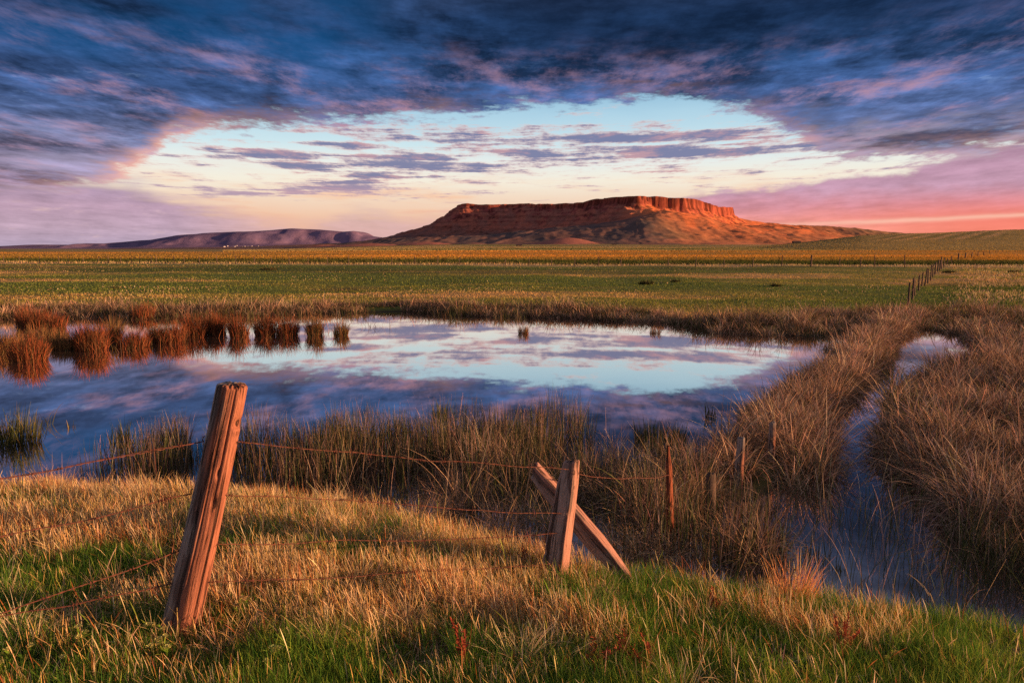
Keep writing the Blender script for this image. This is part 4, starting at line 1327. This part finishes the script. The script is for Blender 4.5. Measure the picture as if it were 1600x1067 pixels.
# ---------------------------------------------------------------- shrubs out on the meadow
for (px, py, hw_px, h_px, label) in [(1010, 444, 10, 9, 'dark low bush on the green meadow left of the middle'), (1055, 441, 6, 7, 'small dark bush on the meadow next to the low bush'), (1212, 448, 6, 8, 'lone round bush on the green meadow facing the fence'),
                                     (420, 421, 12, 6, 'dark spreading bush on the left meadow near the far fence'), (1482, 427, 8, 7, 'dark bush behind the line of fence posts'), (1585, 426, 7, 6, 'dark bush in the pale grass at the right edge'), (182, 452, 9, 6, 'small dark bush on the left meadow')]:
    p = at(px, py, 0.2)
    s_ = p[1] / 1066.7
    clump('meadow_bush', px, py, hw_px * s_, h_px * s_ * 1.25, 260, [(0.045, 0.06, 0.025), (0.07, 0.06, 0.03), (0.10, 0.08, 0.035)], [0.5, 0.3, 0.2], label, 'bush', 'bushes on the meadow', 0.05, (0.9, 0.5), (0.3, 0.3), None, 4, loc=p, squash=1.0)

# ================================================================= weathered timber
def wood_mat(name, c_lo, c_hi, stain=(0.30, 0.12, 0.07), stain_amt=0.35, sun_side=None):
    m, gr = new_mat(name)
    tc_ = gr.new('ShaderNodeTexCoord')
    s = gr.new('ShaderNodeSeparateXYZ'); gr.links.new(tc_.outputs['Object'], s.inputs[0])
    x, y, z = (V(gr, s.outputs[i]) for i in range(3))
    sway = gr.noise(gr.xyz(x * 3.0, y * 3.0, z * 2.2), 1.0, 3.0, 0.5)
    wx_ = (sway - 0.5) * 0.02
    grain = gr.noise(gr.xyz((x + wx_) * 130.0, (y + wx_) * 130.0, z * 3.2), 1.0, 6.0, 0.62)
    coarse = gr.noise(gr.xyz((x + wx_) * 42.0, (y + wx_) * 42.0, z * 1.6), 1.0, 5.0, 0.6)
    fine = gr.noise(gr.xyz(x * 420.0, y * 420.0, z * 14.0), 1.0, 3.0, 0.6)
    blot = gr.noise(tc_.outputs['Object'], 9.0, 4.0, 0.6)
    crack = coarse.ss(0.46, 0.36)
    k = ((grain - 0.5) * 1.7 + (fine - 0.5) * 0.8 + (coarse - 0.5) * 0.9 + 0.5).clamp()
    col = gr.mix(k, c_lo + (1,), c_hi + (1,))
    col = gr.mix(blot.ss(0.5, 0.7) * stain_amt, col, stain + (1,))
    if sun_side is not None:      # light put into colour: sunlit side red, shaded side left grey
        hm = (x * 14.0 + (sway - 0.5) * 3.2 + (coarse - 0.5) * 2.2 + sun_side[0]).ss(-0.25, 0.35)
        hc_ = gr.mix(k, sun_side[1] + (1,), sun_side[2] + (1,))
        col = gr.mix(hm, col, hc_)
        dark_band = (((x * 14.0 + (sway - 0.5) * 3.2 + (coarse - 0.5) * 1.6 + sun_side[0] + 0.12) * 3.6).pow(2.0) * -1.0).exp()      # dark split along the painted border of sun and shade
        col = gr.mix(dark_band * 0.72, col, (0.045, 0.022, 0.018, 1))
    col = gr.mix(crack * 0.85, col, (0.022, 0.016, 0.013, 1))
    b = gr.new('ShaderNodeBsdfPrincipled')
    gr.links.new(col, b.inputs['Base Color'])
    b.inputs['Roughness'].default_value = 0.9
    b.inputs['Specular IOR Level'].default_value = 0.15
    bp_ = gr.new('ShaderNodeBump'); bp_.inputs['Strength'].default_value = 1.0; bp_.inputs['Distance'].default_value = 0.007
    gr.links.new((grain * 0.8 + fine * 0.25 + coarse * 1.2 - crack * 1.2).s, bp_.inputs['Height'])
    gr.links.new(bp_.outputs[0], b.inputs['Normal'])
    out(gr, b.outputs[0])
    return m


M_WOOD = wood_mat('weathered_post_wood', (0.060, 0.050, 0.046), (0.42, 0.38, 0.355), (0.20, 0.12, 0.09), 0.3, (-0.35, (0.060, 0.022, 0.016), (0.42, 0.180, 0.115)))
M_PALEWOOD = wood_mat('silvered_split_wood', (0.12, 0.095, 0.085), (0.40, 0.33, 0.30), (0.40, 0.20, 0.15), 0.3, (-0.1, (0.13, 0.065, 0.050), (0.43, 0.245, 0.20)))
M_REDWOOD = wood_mat('dark_red_stake_wood', (0.10, 0.035, 0.022), (0.32, 0.10, 0.05), (0.2, 0.05, 0.03), 0.4)
M_DARKWOOD = wood_mat('dark_wet_post_wood', (0.045, 0.035, 0.028), (0.15, 0.11, 0.09), (0.08, 0.05, 0.04), 0.3)

m, gr = new_mat('rusty_iron')
tc_ = gr.new('ShaderNodeTexCoord')
rn = gr.noise(tc_.outputs['Object'], 90.0, 4.0, 0.6)
c = gr.mix(rn.ss(0.35, 0.65), (0.05, 0.020, 0.014, 1), (0.17, 0.055, 0.034, 1))
b = gr.new('ShaderNodeBsdfPrincipled'); gr.links.new(c, b.inputs['Base Color']); b.inputs['Roughness'].default_value = 0.8; b.inputs['Metallic'].default_value = 0.2
out(gr, b.outputs[0])
M_RUST = m


def post_mesh(name, length, shape, taper, n_ang, n_ring, seed, bark=0.004, bend=0.0, top_slope=0.0, notches=(), broken=0.0):
    """post along +z; shape(angle) gives the cross-section radius in metres, taper(t) its scale"""
    ang = np.linspace(0, 2 * math.pi, n_ang, endpoint=False)
    t = np.linspace(0, 1, n_ring)
    A, T = np.meshgrid(ang, t)
    rad = shape(A) * taper(T)
    ca, sa = np.cos(A), np.sin(A)
    # long checks and ridges that run with the grain
    rid = fbm(A * 6 / (2 * math.pi) * 3.0 + (fbm(T * 3, A * 0, seed + 3, 2) - 0.5) * 1.2, T * 1.3 + 9, seed, 4) - 0.5
    per = fbm((2 * math.pi - A) * 18 / (2 * math.pi), T * 1.3 + 9, seed + 7, 4) - 0.5
    wrap = sstep(5.4, 6.28, A)
    rid = rid * (1 - wrap) + (fbm(np.zeros_like(A) + (fbm(T * 3, A * 0, seed + 3, 2) - 0.5) * 1.2, T * 1.3 + 9, seed, 4) - 0.5) * wrap
    rad = rad + rid * bark * 2.2 + (fbm(A * 1.2, T * 5, seed + 11, 3) - 0.5) * bark * 1.0 * (1 - wrap)
    for (na, nt, wa, wt, dep) in notches:
        dA = np.angle(np.exp(1j * (A - na)))
        rad = rad - dep * np.exp(-(dA / wa) ** 2 - ((T - nt) / wt) ** 2)
    Z = T * length
    if broken or top_slope:
        cap = T ** 8
        Z = Z + cap * (top_slope * ca * rad + broken * (fbm(A * 1.6 * (1 - wrap), T * 0 + 2.2, seed + 20, 4) - 0.5))
    X = rad * ca + bend * np.sin(T * math.pi) ; Y = rad * sa
    v = np.stack([X, Y, Z], -1).reshape(-1, 3)
    faces = []
    for i in range(n_ring - 1):
        for j in range(n_ang):
            k = (j + 1) % n_ang
            faces.append((i * n_ang + j, i * n_ang + k, (i + 1) * n_ang + k, (i + 1) * n_ang + j))
    # end grain: two inner rings and a centre
    vv = list(map(tuple, v))
    last = (n_ring - 1) * n_ang
    prev = list(range(last, last + n_ang))
    cz = np.mean([vv[i][2] for i in prev]); cx = np.mean([vv[i][0] for i in prev]); cyy = np.mean([vv[i][1] for i in prev])
    for f, dz_ in ((0.90, 0.004), (0.5, 0.003)):
        ring = []
        for i in prev:
            x_, y_, z_ = vv[last + (i - last) % n_ang] if f == 0.90 else vv[i]
            ring.append(len(vv))
            ff = f if f == 0.90 else 0.55
            vv.append((cx + (x_ - cx) * ff, cyy + (y_ - cyy) * ff, z_ + dz_ + (0.006 * (vnoise(x_ * 90, y_ * 90, seed) - 0.5))))
        for j in range(n_ang):
            k = (j + 1) % n_ang
            faces.append((prev[j], prev[k], ring[k], ring[j]))
        prev = ring
    vv.append((cx, cyy, float(np.mean([vv[i][2] for i in prev])) + 0.001)); ce = len(vv) - 1
    for j in range(n_ang):
        faces.append((prev[j], prev[(j + 1) % n_ang], ce))
    return py_mesh(name, vv, faces, True)


def aim(o, base, top, roll=0.0, face=(0.86, -0.5, 0.0)):
    d = Vector(top) - Vector(base)
    zz = d.normalized(); xx = Vector(face); xx = (xx - zz * xx.dot(zz)).normalized(); yy = zz.cross(xx)
    q = Matrix((xx, yy, zz)).transposed().to_quaternion()
    o.rotation_mode = 'QUATERNION'
    o.rotation_quaternion = q @ Quaternion((0, 0, 1), roll)
    o.location = base
    return d.length


def tube(path, radius, n=6, closed=False):
    """verts and faces of a tube along points"""
    P = [Vector(p) for p in path]
    vv, ff = [], []
    up = Vector((0, 0, 1))
    for i, p in enumerate(P):
        d = (P[min(i + 1, len(P) - 1)] - P[max(i - 1, 0)]).normalized()
        a = d.cross(up)
        if a.length < 1e-4: a = d.cross(Vector((1, 0, 0)))
        a.normalize(); b_ = d.cross(a)
        for k in range(n):
            an = 2 * math.pi * k / n
            vv.append(p + a * math.cos(an) * radius + b_ * math.sin(an) * radius)
    for i in range(len(P) - 1):
        for k in range(n):
            j = (k + 1) % n
            ff.append((i * n + k, i * n + j, (i + 1) * n + j, (i + 1) * n + k))
    ff.append(tuple(range(n - 1, -1, -1))); ff.append(tuple((len(P) - 1) * n + k for k in range(n)))
    return vv, ff


def merge(parts):
    vv, ff = [], []
    for v, f in parts:
        o_ = len(vv); vv += v; ff += [tuple(i + o_ for i in q) for q in f]
    return vv, ff


def staple(parent, local, r=0.012):
    # local x, y are given along the world's right and depth; turn them into the post's own axes
    v_ = parent.rotation_quaternion.inverted() @ Vector((local[0], local[1], 0.0)); n_ = Vector((v_.x, v_.y, 0)).normalized() * math.hypot(local[0], local[1])
    return _staple(parent, (n_.x, n_.y, local[2]), r)


def _staple(parent, local, r=0.012):
    """a bent iron staple driven into the post, in the post's own axes"""
    x, y, z = local
    pts = []
    nrm = Vector((x, y, 0)).normalized()
    for a in np.linspace(0, math.pi, 9):
        pts.append(Vector((x, y, z)) + nrm * (math.sin(a) * 0.008 - 0.002) + Vector((0, 0, 1)) * math.cos(a) * r)
    v, f = tube(pts, 0.0022, 6)
    link('staple', py_mesh('staple', v, f), M_RUST, parent)


# ---- the tall leaning post
PB = np.array([-1.61, 3.0, 0.36]); PT = at_depth(363, 603, 3.02)
o = bpy.data.objects.new('tmp', None)
L_tall = (Vector(PT) - Vector(PB)).length
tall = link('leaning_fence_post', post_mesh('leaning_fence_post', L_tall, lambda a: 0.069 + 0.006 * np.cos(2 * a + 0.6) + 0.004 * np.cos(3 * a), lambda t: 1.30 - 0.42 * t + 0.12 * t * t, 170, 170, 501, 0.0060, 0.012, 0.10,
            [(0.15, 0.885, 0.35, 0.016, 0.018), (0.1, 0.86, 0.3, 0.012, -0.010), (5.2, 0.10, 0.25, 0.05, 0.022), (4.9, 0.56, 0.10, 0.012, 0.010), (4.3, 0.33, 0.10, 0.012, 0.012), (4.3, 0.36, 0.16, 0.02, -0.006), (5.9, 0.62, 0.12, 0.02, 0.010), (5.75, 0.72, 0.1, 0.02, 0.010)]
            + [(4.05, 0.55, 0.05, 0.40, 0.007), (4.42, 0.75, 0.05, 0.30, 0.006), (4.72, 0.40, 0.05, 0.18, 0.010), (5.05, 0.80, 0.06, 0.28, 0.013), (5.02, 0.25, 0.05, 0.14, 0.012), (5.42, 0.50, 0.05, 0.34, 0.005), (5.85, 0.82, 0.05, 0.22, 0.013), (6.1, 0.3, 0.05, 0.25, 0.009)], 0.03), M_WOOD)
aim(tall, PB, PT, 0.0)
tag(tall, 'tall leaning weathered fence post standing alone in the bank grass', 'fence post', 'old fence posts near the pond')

# ---- broken upright of the pair
BB = at_depth(862, 935, 3.95); BT = at_depth(893, 722, 3.95)


def split_shape(a):
    """cross-section of a cleft timber: three flat faces with worn corners"""
    r_ = 1e9 * np.ones_like(a)
    for (n_, d_) in [(-1.9, 0.060), (-0.55, 0.056), (1.2, 0.058), (2.75, 0.068)]:
        c_ = np.cos(a - n_)
        r_ = np.where(c_ > 0.05, np.minimum(r_, d_ / np.maximum(c_, 0.05)), r_)
    return np.minimum(r_, 0.080)


Lb = (Vector(BT) - Vector(BB)).length
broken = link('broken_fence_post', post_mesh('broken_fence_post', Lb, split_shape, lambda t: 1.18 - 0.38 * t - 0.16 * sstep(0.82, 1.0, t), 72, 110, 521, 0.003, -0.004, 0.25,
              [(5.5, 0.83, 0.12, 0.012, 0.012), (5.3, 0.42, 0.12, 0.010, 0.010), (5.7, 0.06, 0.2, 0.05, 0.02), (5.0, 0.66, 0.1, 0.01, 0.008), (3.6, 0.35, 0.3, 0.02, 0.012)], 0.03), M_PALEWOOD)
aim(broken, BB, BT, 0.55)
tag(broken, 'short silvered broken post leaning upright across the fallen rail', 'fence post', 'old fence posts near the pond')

# ---- the fallen rail behind it
RB = at_depth(1003, 930, 3.95); RT = at_depth(836, 736, 4.17)


def rail_shape(a):
    r_ = 1e9 * np.ones_like(a)
    for (n_, d_) in [(-2.1, 0.038), (-0.75, 0.050), (0.9, 0.040), (2.4, 0.054)]:
        c_ = np.cos(a - n_)
        r_ = np.where(c_ > 0.05, np.minimum(r_, d_ / np.maximum(c_, 0.05)), r_)
    return np.minimum(r_, 0.060)


Lr = (Vector(RT) - Vector(RB)).length
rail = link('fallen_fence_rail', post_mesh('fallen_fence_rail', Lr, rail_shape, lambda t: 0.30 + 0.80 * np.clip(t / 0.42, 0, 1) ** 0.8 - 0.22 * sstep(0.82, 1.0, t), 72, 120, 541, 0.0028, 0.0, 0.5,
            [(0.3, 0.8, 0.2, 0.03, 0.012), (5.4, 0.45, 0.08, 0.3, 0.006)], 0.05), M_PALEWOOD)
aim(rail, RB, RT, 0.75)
tag(rail, 'split silvered rail slanting down to the right behind the broken post', 'fence rail')

# ---- stakes in the sedge
def simple_post(name, px, py_top, py_base, Y, r, mat, label, lean_px=0, taper=lambda t: 1.1 - 0.25 * t, seed=1, sink=0.12, shape=None, broken=0.01):
    b_ = at_depth(px, py_base, Y); t_ = at_depth(px + lean_px, py_top, Y)
    b_ = b_ + (b_ - t_) / np.linalg.norm(b_ - t_) * sink
    L_ = float(np.linalg.norm(t_ - b_))
    o = link(name, post_mesh(name, L_, shape or (lambda a: r * (1 + 0.08 * np.cos(2 * a + seed) + 0.05 * np.cos(3 * a))), taper, 40, 50, 600 + seed, r * 0.07, 0.0, 0.15, (), broken), mat)
    aim(o, b_, t_)
    tag(o, label, 'fence post', 'old fence posts near the pond')
    return o


red_stake = simple_post('splintered_stake', 1049, 698, 862, 5.2, 0.033, M_REDWOOD, 'splintered dark red stake in the sedge right of the fallen rail', -5, lambda t: 1.05 - 0.30 * t - 0.45 * sstep(0.80, 1.0, t), 3, 0.1, None, 0.05)
dark_stub = simple_post('stub_post', 1110, 740, 830, 5.55, 0.038, M_DARKWOOD, 'short black stub post in the sedge right of the red stake', 1, lambda t: 1.05 - 0.1 * t, 5)
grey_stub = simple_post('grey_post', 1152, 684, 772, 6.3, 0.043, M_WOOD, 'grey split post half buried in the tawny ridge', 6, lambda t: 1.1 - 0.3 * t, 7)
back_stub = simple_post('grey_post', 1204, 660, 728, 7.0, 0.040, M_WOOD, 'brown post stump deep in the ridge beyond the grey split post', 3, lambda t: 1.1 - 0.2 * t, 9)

# ================================================================= barbed wire
def barb_mesh():
    parts = []
    for s_ in (-1, 1):
        parts.append(tube([(0.006 * s_ + 0.003 * math.cos(a), 0.0055 * math.sin(a), 0.0055 * math.cos(a)) for a in np.linspace(0, 2 * math.pi * 1.4, 12)], 0.0013, 5))
        parts.append(tube([(0.006 * s_, 0.004, 0.004), (0.008 * s_, 0.012, 0.010), (0.010 * s_, 0.017, 0.016)], 0.0012, 5))
        parts.append(tube([(0.006 * s_, -0.004, -0.004), (0.009 * s_, -0.012, -0.009), (0.012 * s_, -0.018, -0.013)], 0.0012, 5))
    v, f = merge(parts)
    me = py_mesh('barb', v, f); me.materials.append(M_RUST)
    return me


BARB = barb_mesh()


def wire(pts, label, sag=0.02, r=0.0020, loose=0.0, seed=0, spacing=0.14, knots=()):
    """two rusty strands twisted together along a sagging path; barbs are parts"""
    P = [np.array(p, float) for p in pts]
    path = []
    for i in range(len(P) - 1):
        Ls = np.linalg.norm(P[i + 1] - P[i]); k = max(6, int(Ls / 0.012))
        for j in range(k):
            t_ = j / k
            q = P[i] * (1 - t_) + P[i + 1] * t_
            q[2] -= sag * Ls * 4 * t_ * (1 - t_)
            path.append(q)
    path.append(P[-1])
    path = np.array(path)
    s_ = np.concatenate([[0], np.cumsum(np.linalg.norm(np.diff(path, axis=0), axis=1))])
    path[:, 2] += (fbm(s_ * 3.1, s_ * 0, 700 + seed, 3) - 0.5) * 0.022 * np.minimum(1, np.minimum(s_, s_[-1] - s_) * 8)
    path[:, 1] += (fbm(s_ * 2.3, s_ * 0 + 4, 720 + seed, 3) - 0.5) * 0.02
    d = np.gradient(path, axis=0); d /= np.linalg.norm(d, axis=1, keepdims=True)
    a = np.cross(d, [0, 0, 1]); a /= np.linalg.norm(a, axis=1, keepdims=True); b_ = np.cross(d, a)
    tw = s_ * 2 * math.pi / 0.075
    hr = r * 0.95 + loose * sstep(0.55, 0.8, fbm(s_ * 2.0, s_ * 0 + 7, 740 + seed, 2))
    parts = []
    org = path[0].copy()
    for ph in (0, math.pi):
        q = path + a * (np.cos(tw + ph) * hr)[:, None] + b_ * (np.sin(tw + ph) * hr)[:, None]
        parts.append(tube(q - org, r, 5))
    v, f = merge(parts)
    o = link('barbed_wire', py_mesh('barbed_wire', v, f), M_RUST, loc=tuple(org))
    tag(o, label, 'barbed wire', 'barbed wires of the near fence')
    n_b = int(s_[-1] / spacing)
    locs = [(j + 0.5) * spacing + rng.normal(0, 0.02) for j in range(n_b)]
    for kx in knots:
        locs += [kx + rng.normal(0, 0.022) for _ in range(5)]
    for sb in locs:
        i = int(np.clip(np.searchsorted(s_, sb), 1, len(path) - 2))
        bo = bpy.data.objects.new('barb', BARB); COL.objects.link(bo)
        bo.parent = o
        bo.location = tuple(path[i] - org)
        X_ = Vector(d[i]); Z_ = Vector(b_[i]); Y_ = Z_.cross(X_)
        bo.rotation_mode = 'QUATERNION'
        bo.rotation_quaternion = Matrix((X_, Y_, Z_)).transposed().to_quaternion() @ Quaternion((1, 0, 0), rng.uniform(0, 6.28))
        sc_ = rng.uniform(0.75, 1.1); bo.scale = (sc_, sc_, sc_)
    return o


def on_post(f, base, top, dx=0.0, dy=-0.075):
    q = np.array(base) * (1 - f) + np.array(top) * f
    return q + np.array([dx, dy, 0])


def post_at_py(py):
    """point on the tall post's axis at a photo row"""
    lo, hi = 0.0, 1.0
    for _ in range(30):
        mid = (lo + hi) / 2
        q = np.array(PB) * (1 - mid) + np.array(PT) * mid
        th = R(PITCH); dn = (CAM_H - q[2]) * math.cos(th) - q[1] * math.sin(th); dp = q[1] * math.cos(th) + (CAM_H - q[2]) * math.sin(th)
        if 533.5 + 1066.7 * dn / dp > py: lo = mid
        else: hi = mid
    return (np.array(PB) * (1 - lo) + np.array(PT) * lo), lo


for (pyL, edge_py, name_, loose, sg) in [(686, 744, 'uppermost wire running left from the tall post, thick and twisted', 0.0035, 0.010), (767, 832, 'second wire left of the tall post, ending in a tied loop', 0.0, 0.012),
                                         (854, 952, 'third wire left of the tall post, half lost in the grass', 0.0, 0.012), (905, 962, 'lowest wire running left from the tall post', 0.001, 0.006)]:
    q, f_ = post_at_py(pyL)
    q = q + np.array([-0.062, -0.035, 0])
    e_ = at(0, edge_py, q[2] - 0.01)
    e2 = q + (e_ - q) * 2.0
    wire([q, e2], name_, sg, 0.0017, loose, int(pyL), 0.15, (0.10,) if 760 < pyL < 780 else ())
    wrap_h = f_ * L_tall
    rl = 0.069 * (1.30 - 0.42 * f_ + 0.12 * f_ * f_)
    staple(tall, (-rl * 0.80, -rl * 0.62, wrap_h))
RW = [(684, 733, [(560, 706, 3.33)], 'uppermost wire crossing the dark rushes right of the tall post'), (765, 802, [(533, 780, 3.33)], 'second wire right of the tall post, running into the sedge'),
      (842, 832, [(533, 845, 3.34)], 'third wire right of the tall post, dipping into the green hollow'), (901, 880, [(650, 892, 3.49)], 'lowest wire right of the tall post with a rusty knot')]
for (pyP, pyB, mids, label) in RW:
    q, f_ = post_at_py(pyP)
    q = q + np.array([0.055, -0.045, 0])
    e_ = at_depth(868 + (900 - pyB) * 0.12, pyB, 3.90)
    pts = [q] + [at_depth(a_, b_, c_) for (a_, b_, c_) in mids] + [e_]
    wire(pts, label, 0.010, 0.0014, 0.0004, pyP + 3, 0.13, (1.02, 1.10) if pyP == 901 else ())
    rl = 0.069 * (1.30 - 0.42 * f_ + 0.12 * f_ * f_)
    staple(tall, (rl * 0.62, -rl * 0.75, f_ * L_tall))
    staple(broken, (0.02, -0.048, max(0.1, (935 - pyB) / 213.0 * Lb)))
# from the broken post on to the stakes in the sedge
wire([at_depth(893, 738, 3.9), at_depth(1046, 742, 5.17)], 'slack wire from the broken post to the red stake', 0.02, 0.0012, 0.0005, 88, 0.16)

# ================================================================= far fences
FARP = post_mesh('far_fence_post', 1.0, lambda a: 0.5 + 0.04 * np.cos(2 * a), lambda t: 1.1 - 0.2 * t, 10, 8, 801, 0.02, 0.0, 0.1, (), 0.0)
FARP.materials.append(M_DARKWOOD)


def far_post(px, py, h, r, lean, label, group):
    p = at(px, py, 0.14)
    o = bpy.data.objects.new('far_fence_post', FARP); COL.objects.link(o)
    o.location = tuple(p); o.scale = (r * 2, r * 2, h + 0.1)
    o.location.z -= 0.1
    o.rotation_euler = (rng.normal(0, 0.03), lean, rng.uniform(0, 6))
    tag(o, label, 'fence post', group)
    return p


G1 = 'dark fence posts marching away from the pond'
row = [(1419, 475, 1.05, 0.10), (1425.6, 467, 1.15, 0.03), (1429, 462, 0.95, 0.06), (1435, 455, 1.05, 0.04), (1440, 448.5, 1.0, 0.03), (1445, 446.5, 1.25, 0.05), (1450, 443, 1.15, 0.02), (1454, 439, 1.2, 0.06),
       (1457.5, 434.5, 1.1, 0.04), (1461, 429.5, 1.15, 0.0), (1464.5, 426, 1.25, 0.03), (1468, 423, 1.2, 0.05), (1471, 421, 1.45, 0.02), (1475, 418, 1.2, 0.0), (1480, 415, 1.0, 0.03), (1486, 412, 1.2, 0.0)]
rowp = []
for i, (px, py, h, ln) in enumerate(row):
    lab = 'dark thin fence post in the close packed row going away from the ridge'
    if i == 0: lab = 'nearest leaning post of the dark row, at the end of the tawny ridge'
    if i == len(row) - 1: lab = 'farthest post of the dark row, by the golden flat'
    rowp.append(far_post(px, py, h * (0.78 if i < 7 else 0.9), 0.042 if i < 9 else 0.06, ln, lab, G1))
G2 = 'thin posts of the fence across the meadow'
hp = [5, 31, 62, 92, 107, 130, 153, 170, 189, 205, 219, 237, 244, 259, 272, 288, 312, 340, 368, 398, 425, 452, 482, 512, 545, 580, 612, 648, 683, 718, 752, 790, 826, 862, 898, 935, 970, 1005, 1044, 1087, 1131, 1176, 1221, 1267, 1311, 1344, 1366, 1414]
hpp = []
for i, px in enumerate(hp):
    py = np.interp(px, [0, 290, 1040, 1440], [411.5, 412.5, 416.5, 419.0])
    big = px in (1267,)
    lab = 'thin far post of the fence line across the meadow'
    if big: lab = 'stoutest post of the fence line across the meadow'
    if px == 1311: lab = 'leaning far post just right of the stoutest post'
    hpp.append(far_post(px, py, 0.95 + 0.25 * rng.random() + (0.25 if px > 1200 else 0), 0.05 if not big else 0.10, rng.normal(-0.05, 0.06) if px != 1311 else -0.22, lab, G2))


def strand(points, hts, label, group):
    parts = []
    org = np.array(points[0], float)
    for h in hts:
        q = []
        for i in range(len(points) - 1):
            a_, b_ = np.array(points[i], float), np.array(points[i + 1], float)
            for t_ in np.linspace(0, 1, 5)[:-1]:
                c_ = a_ * (1 - t_) + b_ * t_; c_[2] = c_[2] + h - 0.05 * 4 * t_ * (1 - t_) * 0.6
                q.append(c_ - org)
        c_ = np.array(points[-1], float); c_[2] += h; q.append(c_ - org)
        v, f = tube(q, 0.003, 4)
        me = py_mesh('far_fence_wire', v, f)
        o = link('far_fence_wire', me, M_RUST, loc=tuple(org))
        tag(o, label % ('upper' if h == max(hts) else 'lower'), 'fence wire', group)


strand(rowp, (0.85, 0.45), '%s wire strung along the dark row of posts', 'wires of the dark row')
strand(hpp, (0.8, 0.4), '%s wire of the fence line across the meadow', 'wires of the meadow fence')
G3 = 'tiny posts climbing beyond the golden flat'
for (px, py) in [(1497, 407.5), (1508, 405), (1518, 403), (1528, 401), (1537, 399), (1546, 397.2), (1556, 395.6), (1566, 394.4)]:
    far_post(px, py, 1.3, 0.12, 0, 'tiny dark post in the line running on over the golden flat', G3)

# ================================================================= little buildings far away
def wall_mat(name, c_):
    m, gr = new_mat(name)
    ge_ = gr.new('ShaderNodeNewGeometry')
    n_ = gr.noise(ge_.outputs['Position'], 0.8, 3.0, 0.5)
    b_ = gr.new('ShaderNodeBsdfPrincipled')
    k_ = (n_ - 0.5) * 0.3 + 1.0
    gr.links.new(gr.mix(1.0, c_ + (1,), gr.xyz(k_, k_, k_), 'MULTIPLY'), b_.inputs['Base Color'])
    b_.inputs['Roughness'].default_value = 0.8
    out(gr, b_.outputs[0])
    return m


M_WHITE = wall_mat('white_painted_wall', (0.80, 0.78, 0.76)); M_ROOF = wall_mat('grey_tin_roof', (0.30, 0.28, 0.28)); M_SHED = wall_mat('dark_barn_board', (0.05, 0.035, 0.03))


def house_meshes(w, d, h, rh):
    wv_ = [(-w, -d, -3), (w, -d, -3), (w, d, -3), (-w, d, -3), (-w, -d, h), (w, -d, h), (w, d, h), (-w, d, h), (-w, 0, h + rh), (w, 0, h + rh)]
    wf = [(0, 1, 5, 4), (1, 2, 6, 9, 5), (2, 3, 7, 6), (3, 0, 4, 8, 7)]
    e = 0.5; t_ = 0.35
    rv = [(-w - e, -d - e, h - 0.3), (w + e, -d - e, h - 0.3), (w + e, 0, h + rh + 0.1), (-w - e, 0, h + rh + 0.1), (w + e, d + e, h - 0.3), (-w - e, d + e, h - 0.3)]
    rv2 = [(x, y, z + t_) for x, y, z in rv]
    rf = [(0, 1, 2, 3), (3, 2, 4, 5)]; rf = [tuple(i + 6 for i in f) for f in rf] + [tuple(reversed(f)) for f in rf] + [(0, 1, 7, 6), (1, 2, 8, 7), (2, 4, 10, 8), (4, 5, 11, 10), (5, 3, 9, 11), (3, 0, 6, 9)]
    return py_mesh('wall', wv_, wf, False), py_mesh('roof', rv + rv2, rf, False)


wm_, rm_ = house_meshes(8, 5, 5, 3)
wm_.materials.append(M_WHITE); rm_.materials.append(M_ROOF)


def hill_height(x, y):
    i = np.argmin(np.abs(rx_ - x)); j = np.argmin(np.abs(ry_ - y)); return float(hz[j, i])


for k_, (px, off_) in enumerate([(352, 0), (357, 40), (363, -30), (368, 10), (371, 60), (375, -20), (380, 20), (384, 50), (389, -10), (395, 30), (404, 0), (416, 20), (436, -20)]):
    y_ = 5560 + off_ * 2; x_ = (px - 800) / 1066.7 * y_ * 0.993
    e_ = bpy.data.objects.new('white_house', None); COL.objects.link(e_)
    e_.location = (x_, y_, hill_height(x_, y_)); e_.rotation_euler = (0, 0, rng.uniform(-0.6, 0.6)); s_ = rng.uniform(0.5, 0.9); e_.scale = (s_, s_, s_)
    tag(e_, 'tiny white house in the village at the foot of the violet ridge', 'house', 'white houses of the far village')
    for nm, me in (('wall', wm_), ('roof', rm_)):
        c_ = bpy.data.objects.new(nm, me); COL.objects.link(c_); c_.parent = e_
ws_, rs_ = house_meshes(6, 3, 2.2, 1.2)
ws_.materials.append(M_SHED); rs_.materials.append(M_SHED)
for (px, Y_, lab) in [(1243, 900, 'dark low shed on the plain right of the mesa'), (959, 1500, 'tiny dark shed on the plain below the lit cliff'), (811, 1100, 'tiny dark shed on the plain left of the clay knoll')]:
    x_ = (px - 800) / 1066.7 * Y_ * 0.993; gz = float(ground_z(np.array([x_]), np.array([Y_ * 1.0]))[0])
    gz = max(gz, float(fz[np.argmin(np.abs(fy_ - Y_)), np.argmin(np.abs(fx_ - x_))]) if x_ > 150 else gz)
    e_ = bpy.data.objects.new('farm_shed', None); COL.objects.link(e_)
    e_.location = (x_, Y_, gz); e_.scale = (0.8, 0.8, 0.8)
    tag(e_, lab, 'shed', 'sheds on the plain')
    for nm, me in (('wall', ws_), ('roof', rs_)):
        c_ = bpy.data.objects.new(nm, me); COL.objects.link(c_); c_.parent = e_
